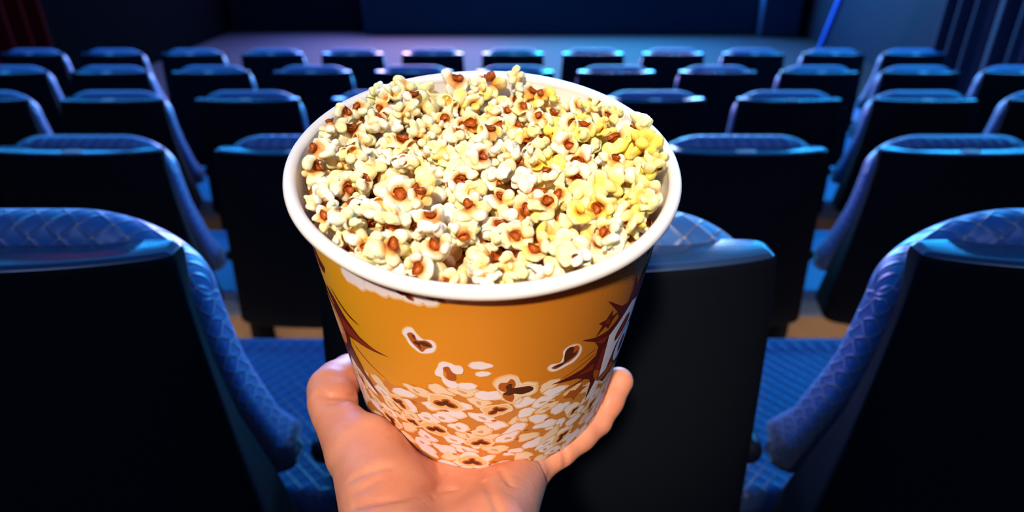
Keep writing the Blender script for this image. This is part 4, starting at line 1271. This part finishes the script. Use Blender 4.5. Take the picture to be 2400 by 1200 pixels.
 (14, 0.66, 0.025, -0.068, 0.1589, 0.55, -0.8, 0.23, -0.1), (1, 0.66, -0.066, 0.011, 0.1609, 0.43, -0.2, 0.84, -0.27), (14, 0.66, 0.07, -0.047, 0.1583, 0.2, -0.34, 0.38, -0.84), (8, 0.8, -0.037, -0.061, 0.1545, 0.02, 0.04, 0.03, 1.0),
 (8, 0.9, 0.037, 0.055, 0.1529, -0.19, -0.81, 0.55, 0.06), (6, 0.8, 0.04, -0.072, 0.1583, -0.81, -0.02, 0.03, 0.58), (14, 0.66, -0.041, 0.047, 0.1676, 0.03, 0.19, -0.96, 0.23), (0, 0.66, -0.077, -0.035, 0.1559, -0.29, -0.27, 0.3, 0.86),
 (7, 0.66, -0.021, 0.0, 0.1613, -0.2, -0.2, 0.56, -0.78), (2, 0.8, -0.039, 0.073, 0.1565, -0.7, 0.69, -0.12, -0.14), (1, 0.66, -0.07, 0.039, 0.1649, -0.31, 0.45, -0.83, -0.07), (7, 0.66, 0.063, 0.058, 0.1598, 0.32, 0.66, -0.68, -0.02),
 (2, 0.66, 0.036, -0.035, 0.1619, 0.24, -0.44, 0.85, 0.15), (5, 0.9, -0.039, -0.034, 0.1596, 0.31, -0.95, 0.01, 0.06), (4, 0.66, 0.004, 0.046, 0.1585, -0.46, 0.32, 0.63, -0.54), (1, 0.9, -0.008, 0.032, 0.1605, 0.1, -0.05, 0.93, 0.35),
 (8, 0.66, -0.007, -0.061, 0.1595, -0.61, 0.76, 0.14, 0.15), (3, 0.8, 0.015, -0.006, 0.1633, -0.82, 0.09, 0.5, -0.26), (8, 0.9, 0.018, -0.047, 0.1603, -0.31, 0.69, 0.64, -0.12), (9, 0.66, 0.002, -0.084, 0.1581, 0.43, 0.09, -0.45, 0.77),
 (5, 0.8, -0.039, -0.056, 0.1623, -0.17, 0.04, -0.56, -0.81), (14, 0.8, 0.008, 0.026, 0.161, -0.3, 0.53, -0.79, -0.09), (3, 0.66, -0.049, -0.07, 0.1586, 0.39, -0.9, 0.11, 0.15), (1, 0.66, -0.045, 0.035, 0.1664, 0.41, -0.24, 0.74, -0.47),
 (7, 0.66, 0.075, -0.036, 0.1621, 0.23, -0.01, -0.53, 0.82), (13, 0.66, 0.045, -0.014, 0.1612, -0.3, 0.08, 0.62, 0.72), (13, 0.66, 0.041, 0.007, 0.1648, -0.53, 0.81, 0.23, -0.14), (12, 0.66, 0.056, -0.039, 0.1593, 0.59, -0.66, 0.45, -0.1),
 (13, 0.66, -0.059, 0.027, 0.1644, -0.39, -0.24, 0.88, -0.15), (10, 0.66, -0.006, -0.031, 0.1596, 0.15, 0.14, 0.15, 0.97), (14, 0.66, -0.025, -0.083, 0.1588, -0.36, 0.69, 0.54, 0.32), (8, 0.9, -0.02, 0.081, 0.161, -0.11, 0.96, 0.19, -0.17),
 (4, 0.66, -0.044, 0.002, 0.1587, 0.89, -0.44, -0.12, 0.08), (2, 0.66, -0.055, 0.049, 0.1677, -0.79, 0.21, -0.13, -0.55), (7, 0.66, 0.016, -0.062, 0.16, -0.03, -0.13, -0.87, -0.47), (8, 0.8, -0.084, -0.001, 0.1626, -0.15, -0.68, -0.63, -0.34),
 (6, 0.66, -0.039, -0.008, 0.163, -0.07, -0.58, 0.69, -0.42), (1, 0.66, 0.022, 0.019, 0.1615, 0.34, -0.18, -0.32, -0.87), (14, 0.66, 0.052, 0.068, 0.1538, 0.02, -0.15, -0.11, -0.98), (0, 0.66, 0.029, 0.038, 0.1617, -0.09, 0.84, -0.53, 0.06),
 (7, 0.66, -0.015, 0.018, 0.1622, 0.04, 0.79, 0.55, -0.27), (2, 0.66, 0.027, -0.007, 0.1643, 0.76, 0.05, 0.03, 0.65), (14, 0.66, -0.018, -0.072, 0.1617, 0.4, -0.83, 0.39, 0.02), (15, 0.8, 0.082, 0.005, 0.1675, 0.56, 0.13, 0.62, -0.53),
 (14, 0.66, 0.045, -0.047, 0.1612, -0.07, 0.19, -0.17, -0.97), (8, 0.66, 0.004, 0.001, 0.1632, 0.38, -0.25, -0.66, 0.6), (2, 0.66, 0.021, 0.056, 0.1583, -0.13, 0.62, 0.74, 0.22), (14, 0.66, -0.028, -0.04, 0.1639, -0.05, -0.19, -0.97, 0.11),
 (1, 0.66, -0.063, 0.058, 0.165, 0.21, -0.36, -0.27, 0.87), (1, 0.66, 0.013, -0.081, 0.1565, -0.06, 0.17, -0.31, 0.93), (2, 0.66, -0.065, -0.006, 0.1662, 0.22, -0.03, 0.93, -0.3), (9, 0.66, 0.046, 0.029, 0.1638, -0.08, -0.06, 0.91, 0.4),
 (1, 0.8, 0.051, 0.019, 0.1666, -0.31, -0.95, 0.05, 0.1), (3, 0.8, -0.005, -0.049, 0.1639, 0.12, -0.66, 0.73, -0.08), (3, 0.66, 0.032, 0.069, 0.1599, -0.03, -0.75, -0.61, -0.26), (3, 0.66, -0.081, 0.019, 0.1657, 0.1, -0.3, 0.91, -0.29),
 (1, 0.66, -0.035, 0.016, 0.1634, 0.97, 0.07, 0.17, 0.14), (7, 0.66, 0.084, -0.015, 0.1685, -0.78, 0.35, 0.34, -0.38), (7, 0.66, 0.07, 0.042, 0.1627, -0.31, -0.53, -0.49, -0.62), (2, 0.66, -0.022, 0.053, 0.1614, 0.19, -0.24, -0.79, 0.54),
 (1, 0.66, -0.058, -0.026, 0.1625, -0.4, -0.12, 0.91, 0.01), (3, 0.66, 0.065, -0.008, 0.1641, -0.1, -0.97, 0.15, 0.15), (14, 0.66, -0.009, 0.056, 0.1617, -0.22, -0.77, -0.09, -0.58), (7, 0.66, -0.061, -0.057, 0.164, 0.26, 0.62, 0.66, -0.34),
 (9, 0.8, -0.022, -0.059, 0.1641, 0.14, 0.54, 0.81, -0.19), (13, 0.66, -0.003, -0.011, 0.1666, -0.29, -0.41, 0.82, 0.28), (4, 0.66, 0.016, 0.082, 0.1635, 0.39, 0.58, 0.04, 0.72), (11, 0.66, -0.005, 0.066, 0.1659, -0.36, 0.2, -0.45, 0.79),
 (2, 0.8, 0.028, -0.044, 0.1647, 0.21, 0.21, -0.91, -0.28), (3, 0.8, -0.038, -0.074, 0.1619, 0.07, 0.52, -0.8, -0.29), (11, 0.66, 0.031, -0.022, 0.1645, 0.17, 0.62, 0.77, -0.04), (2, 0.8, 0.002, 0.013, 0.1666, 0.14, 0.95, 0.23, -0.15),
 (11, 0.66, 0.064, 0.028, 0.1631, 0.52, -0.19, 0.01, 0.83), (7, 0.66, 0.056, -0.063, 0.1625, 0.41, -0.52, 0.74, -0.12),
]
LAB_COL = ('white', 'cream', 'pale yellow', 'buttery yellow')


def pop_place(k, s, x, y, z, q):
    from mathutils import Quaternion
    return B_MAT @ (Matrix.Translation((x, y, z)) @ Quaternion(q).to_matrix().to_4x4() @ Matrix.Scale(s, 4))


qr = random.Random(4)
items = []
for it in POP_PLACES:
    k, s, x, y, z = it[:5]
    M = pop_place(k, s, x, y, z, it[5:9])
    # more butter on the right and towards the back, as in the photograph
    b = -0.16 + 0.46 * max(0.0, x / 0.09) + (0.10 if y > 0.0 and x > -0.02 else 0) + qr.uniform(-0.28, 0.18)
    if qr.random() < (0.22 if x > 0.02 else 0.10): b += 0.40
    b = min(b, 0.52)
    items.append([k, s, x, y, z, M, b])
# labels: colour, size, clock position and ring, then what it lies over or beside
used_labels = {}
HOUR = ['twelve', 'one', 'two', 'three', 'four', 'five', 'six', 'seven', 'eight', 'nine', 'ten', 'eleven']


def pop_label(it):
    k, s, x, y, z, M, b = it
    r = math.hypot(x, y)
    ring = 'by the rim' if r > 0.070 else 'off the rim' if r > 0.052 else 'in the middle ring' if r > 0.030 else 'near the centre'
    h = HOUR[int(round((math.degrees(math.atan2(x, y)) % 360) / 30)) % 12]
    col = 'white' if b < 0.0 else 'cream' if b < 0.15 else 'pale yellow' if b < 0.34 else 'buttery yellow'
    size = 'small' if s < 0.88 else 'large' if s > 1.12 else 'middling'
    hull = (M.to_3x3() @ Vector((0, 0, -1))).normalized()
    tocam = (EYE - M.translation).normalized()
    hl = hull.dot(tocam)
    pit = 'brown hull showing' if hl > 0.25 else 'hull hidden' if hl < -0.3 else 'hull to the side'
    shape = 'rounded' if k >= 12 else 'winged'
    where = f"{ring}, {h} o'clock" if ring != 'near the centre' else f"near the centre, {h} o'clock"
    return f'{size} {col} {shape} popcorn, {pit}, {where}', z


groups = {}
for n_, it in enumerate(items):
    lab, z = pop_label(it)
    groups.setdefault(lab, []).append(n_)
labels = {}
for lab, idx in groups.items():
    if len(idx) == 1:
        labels[idx[0]] = lab
    else:
        idx.sort(key=lambda i: items[i][5].translation.z)
        ords = ['lowest one', 'second lowest one', 'third lowest one', 'fourth lowest one', 'fifth lowest one', 'sixth lowest one', 'seventh lowest one']
        names = {2: ['lower one', 'upper one'], 3: ['lowest one', 'middle one', 'topmost one'],
                 4: ['lowest one', 'second lowest one', 'second highest one', 'topmost one']}.get(len(idx), ords[:len(idx) - 1] + ['topmost one'])
        for i, nm in zip(idx, names):
            labels[i] = lab.replace(' popcorn,', ' popcorn, ' + nm + ',')
for n_, (k, s, x, y, z, M, b) in enumerate(items):
    me, hm = POPS[k]
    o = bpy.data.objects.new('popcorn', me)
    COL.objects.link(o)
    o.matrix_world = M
    o.color = (b, min(0.75, max(0.0, (BH - 0.013 + 0.008 * (1 - (math.hypot(x, y) / 0.09) ** 2) - z) / 0.014)), 0, 1)  # deeper pieces more orange: toasted, plus warm bounced light put into the colour
    tag(o, labels[n_], 'popcorn', 'popped corn heaped in the bucket')
    h = bpy.data.objects.new('hull', hm)
    COL.objects.link(h)
    h.parent = o
    h['label'] = 'brown hull shard'

# the rest of the fill under the individually built kernels
fill_V, fill_F, fo = [], [], 0
fr_ = random.Random(9)
low = []
for vi in range(6):
    q = np.random.default_rng(100 + vi)
    n = 30
    g = np.linspace(-1.3, 1.3, n, dtype=np.float32)
    P = np.stack(np.meshgrid(g, g, g, indexing='ij'), -1)
    d, core = pop_field(P, q, 'butterfly')
    d[0], d[-1], d[:, 0], d[:, -1], d[:, :, 0], d[:, :, -1] = 1, 1, 1, 1, 1, 1
    low.append(surface_nets(d, (-1.3,) * 3, float(g[1] - g[0])))
for lay in range(3):
    for i in range(-6, 7):
        for j in range(-7, 8):
            x = (i + 0.5 * (j % 2)) * 0.0140 + fr_.uniform(-0.002, 0.002)
            y = j * 0.0122 + fr_.uniform(-0.002, 0.002)
            if math.hypot(x, y) > 0.0750: continue
            zt = BH - 0.001 + 0.008 * (1 - (math.hypot(x, y) / 0.09) ** 2.2) - 0.033 - lay * 0.013
            V_, F_ = low[fr_.randrange(6)]
            Mx = np.array(Matrix.Rotation(fr_.uniform(0, 6.28), 3, 'Z') @ Matrix.Rotation(fr_.uniform(0, 6.28), 3, 'X'))
            fill_V.append((V_ @ Mx.T) * 0.0112 + np.array([x, y, zt]))
            fill_F.append(F_ + fo)
            fo += len(V_)
VV, FF = np.concatenate(fill_V), np.concatenate(fill_F)
o = mesh_obj('popcorn_fill', VV, FF, M_POP)
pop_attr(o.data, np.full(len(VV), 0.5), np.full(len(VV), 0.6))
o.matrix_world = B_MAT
o.color = (0.3, 0.8, 0, 1)  # strong orange: buttery deep layer, with the warm bounce painted in
tag(o, 'deeper popcorn filling the bucket beneath the heaped top layer', 'popcorn', None, 'stuff')
# ------------------------------------------------------------------ the hand that holds the bucket (worked out in the camera frame, metres)
HN = np.array([-0.02467777, 0.7562174, 0.65385492])      # bucket rim -> base
HB = np.array([-0.0141, -0.0494, 0.3427]) + BH * HN      # base centre
HX = np.array([1.0, 0, 0]) - HN * HN[0]
HX /= np.linalg.norm(HX)
HE = np.array([0.0, 0.654054, -0.756448])                # in the base plane, towards the viewer


def Cc(px, py, d):
    return np.array([(px - 1200.0) / FPX * d, (py - 600.0) / FPX * d, d])


def under(x, e, off):
    return HB + HX * x + HE * e + HN * off


def side_pt(phi, s, off):
    r = BR0 + (BR1 - BR0) * s / BH + off
    return HB + HN * (s - BH) + r * (math.sin(R(phi)) * HX + math.cos(R(phi)) * HE)


W1, W2, W3 = np.array([-0.050, 0.150, 0.298]), np.array([-0.030, 0.152, 0.298]), np.array([-0.010, 0.150, 0.300])
MCP = [(under(-0.040, 0.070, 0.0150), 0.0135), (under(-0.018, 0.078, 0.0150), 0.0135), (under(0.005, 0.077, 0.0150), 0.0130), (under(0.0255, 0.071, 0.0145), 0.0120)]
FINGERS = [
    [MCP[0], (under(-0.044, 0.034, 0.0125), 0.0100), (under(-0.045, 0.010, 0.0110), 0.0090), (under(-0.044, -0.008, 0.0095), 0.0080)],
    [MCP[1], (under(-0.014, 0.036, 0.0125), 0.0100), (under(-0.012, 0.009, 0.0110), 0.0090), (under(-0.010, -0.013, 0.0095), 0.0080)],
    [MCP[2], (under(0.014, 0.037, 0.0120), 0.0096), (under(0.021, 0.012, 0.0105), 0.0088), (under(0.027, -0.008, 0.0090), 0.0078)],
    [MCP[3], (Cc(1314, 1052, 0.410), 0.0106), (Cc(1400, 986, 0.426), 0.0098), (Cc(1450, 893, 0.438), 0.0096)],
]
THUMB = [(np.array([-0.052, 0.138, 0.322]), 0.0235), (Cc(836, 1050, 0.376), 0.0184), (Cc(785, 972, 0.394), 0.0130), (Cc(776, 912, 0.410), 0.0138),
         (Cc(808, 882, 0.430), 0.0124), (Cc(828, 864, 0.449), 0.0100)]
PALM = [  # (a, ra, b, rb)
    (W1, 0.0200, MCP[0][0], 0.0150), (W2, 0.0215, MCP[1][0], 0.0145), (W3, 0.0200, MCP[2][0], 0.0140), (W3 + np.array([-0.003, 0, 0.004]), 0.0165, MCP[3][0], 0.0130),
    (np.array([-0.056, 0.140, 0.318]), 0.0210, Cc(848, 1052, 0.374), 0.0175),      # ball of the thumb
    (Cc(912, 1152, 0.350), 0.0215, Cc(872, 1066, 0.376), 0.0150),
    (Cc(872, 1066, 0.376), 0.0140, MCP[0][0] + HN * 0.003, 0.0130),                              # web between thumb and index finger
    (Cc(1160, 1222, 0.335), 0.0160, MCP[3][0], 0.0125),                             # heel on the little-finger side
    (W1, 0.0215, np.array([-0.052, 0.172, 0.230]), 0.0235), (W3, 0.0200, np.array([-0.016, 0.172, 0.230]), 0.0225),
    (W2, 0.0210, np.array([-0.034, 0.172, 0.230]), 0.0250),
    (np.array([-0.052, 0.172, 0.230]), 0.0235, np.array([-0.050, 0.215, 0.105]), 0.0320), (np.array([-0.016, 0.172, 0.230]), 0.0225, np.array([-0.006, 0.215, 0.105]), 0.0310),
]
CREASES = [  # picture paths over the skin (px, px) and depth of the fold
    ([(832, 1186), (887, 1177), (933, 1170), (967, 1160), (1003, 1152), (1060, 1146)], 0.0014),
    ([(822, 1126), (847, 1110), (887, 1102), (912, 1094)], 0.0007),
    ([(830, 1155), (867, 1140), (886, 1124)], 0.0006),
    ([(742, 924), (780, 930), (810, 929), (842, 924)], 0.0018),
    ([(748, 944), (790, 943), (830, 934)], 0.0005),
    ([(1054, 1100), (1048, 1121), (1029, 1138), (1012, 1160)], 0.0008),
    ([(1135, 1126), (1146, 1150), (1158, 1177), (1169, 1204)], 0.0010),
    ([(1174, 1100), (1185, 1123), (1196, 1136)], 0.0009),
    ([(1268, 1086), (1277, 1108), (1284, 1128)], 0.0010),
    ([(1321, 1052), (1324, 1070), (1326, 1090)], 0.0009),
]


def build_hand():
    lo, hi, h = np.array([-0.128, 0.030, 0.085]), np.array([0.098, 0.262, 0.470]), 0.00125
    n = np.ceil((hi - lo) / h).astype(int) + 1
    ax = [(lo[i] + h * np.arange(n[i])).astype(np.float32) for i in range(3)]
    D = np.full(n, 0.05, np.float32)

    def region(pts, r):
        a = np.min(pts, 0) - r - 0.014
        b = np.max(pts, 0) + r + 0.014
        i0 = np.clip(np.floor((a - lo) / h).astype(int), 0, n)
        i1 = np.clip(np.ceil((b - lo) / h).astype(int) + 1, 0, n)
        return tuple(slice(i0[i], i1[i]) for i in range(3))

    def pts_of(sl):
        return np.stack(np.meshgrid(ax[0][sl[0]], ax[1][sl[1]], ax[2][sl[2]], indexing='ij'), -1)

    for a, ra, b, rb in PALM:
        sl = region([a, b], max(ra, rb))
        D[sl] = smin(D[sl], cone_sd(pts_of(sl), a, b, ra, rb), 0.012)
    for ch in FINGERS + [THUMB[1:]]:
        E_ = np.full(n, 0.05, np.float32)
        for (a, ra), (b, rb) in zip(ch[:-1], ch[1:]):
            sl = region([a, b], max(ra, rb))
            E_[sl] = smin(E_[sl], cone_sd(pts_of(sl), a, b, ra, rb), 0.0012)
        # soft pads of the finger segments, a little fuller between the joints
        for (a, ra), (b, rb) in zip(ch[1:-1], ch[2:]):
            m = (a + b) / 2
            sl = region([m], ra)
            E_[sl] = smin(E_[sl], np.sqrt(((pts_of(sl) - (m).astype(np.float32)) ** 2).sum(-1)) - (ra + rb) / 2 * 1.03, 0.004)
        D = smin(D, E_, 0.0050)
    # tendon swell at the wrist and the skin's slight unevenness
    q = np.random.default_rng(2)
    sl = (slice(None),) * 3
    for k_, f_, am in ((0, 60.0, 0.0006), (1, 150.0, 0.00025)):
        w_ = 0
        for _ in range(4):
            kk = q.normal(size=3); kk *= f_ / np.linalg.norm(kk)
            w_ = w_ + np.sin(ax[0][:, None, None] * kk[0] + ax[1][None, :, None] * kk[1] + ax[2][None, None, :] * kk[2] + q.uniform(0, 6.28)).astype(np.float32)
        D += am * w_ / 2
    # press the skin against the bucket: nothing of the hand inside the paper
    rel = [ax[i] - HB[i] for i in range(3)]
    up = -(rel[0][:, None, None] * HN[0] + rel[1][None, :, None] * HN[1] + rel[2][None, None, :] * HN[2])
    r2 = rel[0][:, None, None] ** 2 + rel[1][None, :, None] ** 2 + rel[2][None, None, :] ** 2 - up ** 2
    rad = np.sqrt(np.maximum(r2, 0))
    cone = np.maximum(rad - (BR1 + (BR0 - BR1) * up / BH), np.maximum(-up, up - BH)) - 0.0006
    pen = float(np.minimum(0, (cone)[D < 0]).min())
    print('deepest overlap of hand and bucket', pen)
    D = np.maximum(D, -cone.astype(np.float32))
    # folds: march the view ray to the skin, then press a thin line in
    def march(px, py):
        dr = Cc(px, py, 1.0)
        last = None
        for t_ in np.arange(0.24, 0.46, 0.0006):
            g_ = (dr * t_ - lo) / h
            i = np.floor(g_).astype(int)
            if (i < 0).any() or (i >= n - 1).any(): continue
            f_ = g_ - i
            c_ = D[i[0]:i[0] + 2, i[1]:i[1] + 2, i[2]:i[2] + 2]
            v_ = c_[0] * (1 - f_[0]) + c_[1] * f_[0]
            v_ = v_[0] * (1 - f_[1]) + v_[1] * f_[1]
            v_ = float(v_[0] * (1 - f_[2]) + v_[1] * f_[2])
            if v_ < 0: return dr * t_
        return None
    cuts = []
    for path, dep in CREASES:
        fine = []
        for (ax_, ay_), (bx_, by_) in zip(path[:-1], path[1:]):
            m_ = max(1, int(math.hypot(bx_ - ax_, by_ - ay_) / 7))
            fine += [(ax_ + (bx_ - ax_) * j / m_, ay_ + (by_ - ay_) * j / m_) for j in range(m_)]
        fine.append(path[-1])
        P3 = [p for p in (march(*q_) for q_ in fine) if p is not None]
        L_ = len(P3)
        if L_ < 3: continue
        P3 = [P3[0]] + [(P3[i - 1] + 2 * P3[i] + P3[i + 1]) / 4 for i in range(1, L_ - 1)] + [P3[-1]]
        fld = None
        for i, (a, b) in enumerate(zip(P3[:-1], P3[1:])):
            if np.linalg.norm(a - b) > 0.008: continue
            cuts.append((a, b, dep))
    fold = np.zeros(n, np.float32)
    for a, b, dep in cuts:
        sl = region([a, b], 0.002)
        c_ = cone_sd(pts_of(sl), a, b, 0, 0)
        fold[sl] = np.maximum(fold[sl], dep * 2.0 * np.exp(-(c_ / 0.0015) ** 2))
    D += fold
    for s_ in (0, -1):
        D[s_] = 1; D[:, s_] = 1; D[:, :, s_] = 1
    V, F = surface_nets(D, lo, h)
    V = relax(V, F, 2, 0.5)
    return V, F


hv, hf = build_hand()
c_, s_ = math.cos(PITCH), math.sin(PITCH)
org = cw(*HB)
WV = np.stack([hv[:, 0], hv[:, 2] * c_ - hv[:, 1] * s_, EYE.z - hv[:, 2] * s_ - hv[:, 1] * c_], 1) - np.array(org)
t = NT('skin')
co = t.coord()
n1 = t.noise(co, 38.0, 3.0, 0.6)
n2 = t.noise(co, 1400.0, 3.0, 0.6)
n3 = t.noise(co, 220.0, 3.0, 0.6)
c = t.mix(n1, (*srgb(200, 106, 74), 1), (*srgb(240, 172, 132), 1))
c = t.mix(t.math('MULTIPLY', n3, 0.35), c, (*srgb(226, 140, 110), 1))
hgt = t.math('ADD', t.math('MULTIPLY', n2, 0.35), n3)
t.bump(hgt, 0.35, 0.0008)
t.base(c, 0.48, 0.4)
t.b.inputs['Subsurface Weight'].default_value = 0.35
t.b.inputs['Subsurface Radius'].default_value = (1.0, 0.35, 0.18)
t.b.inputs['Subsurface Scale'].default_value = 0.004
M_SKIN = t.m
hand = mesh_obj('hand', WV, hf[:, ::-1], M_SKIN)
hand.location = org
tag(hand, "person's bare left hand and forearm, palm up, holding the popcorn bucket from below", 'hand')
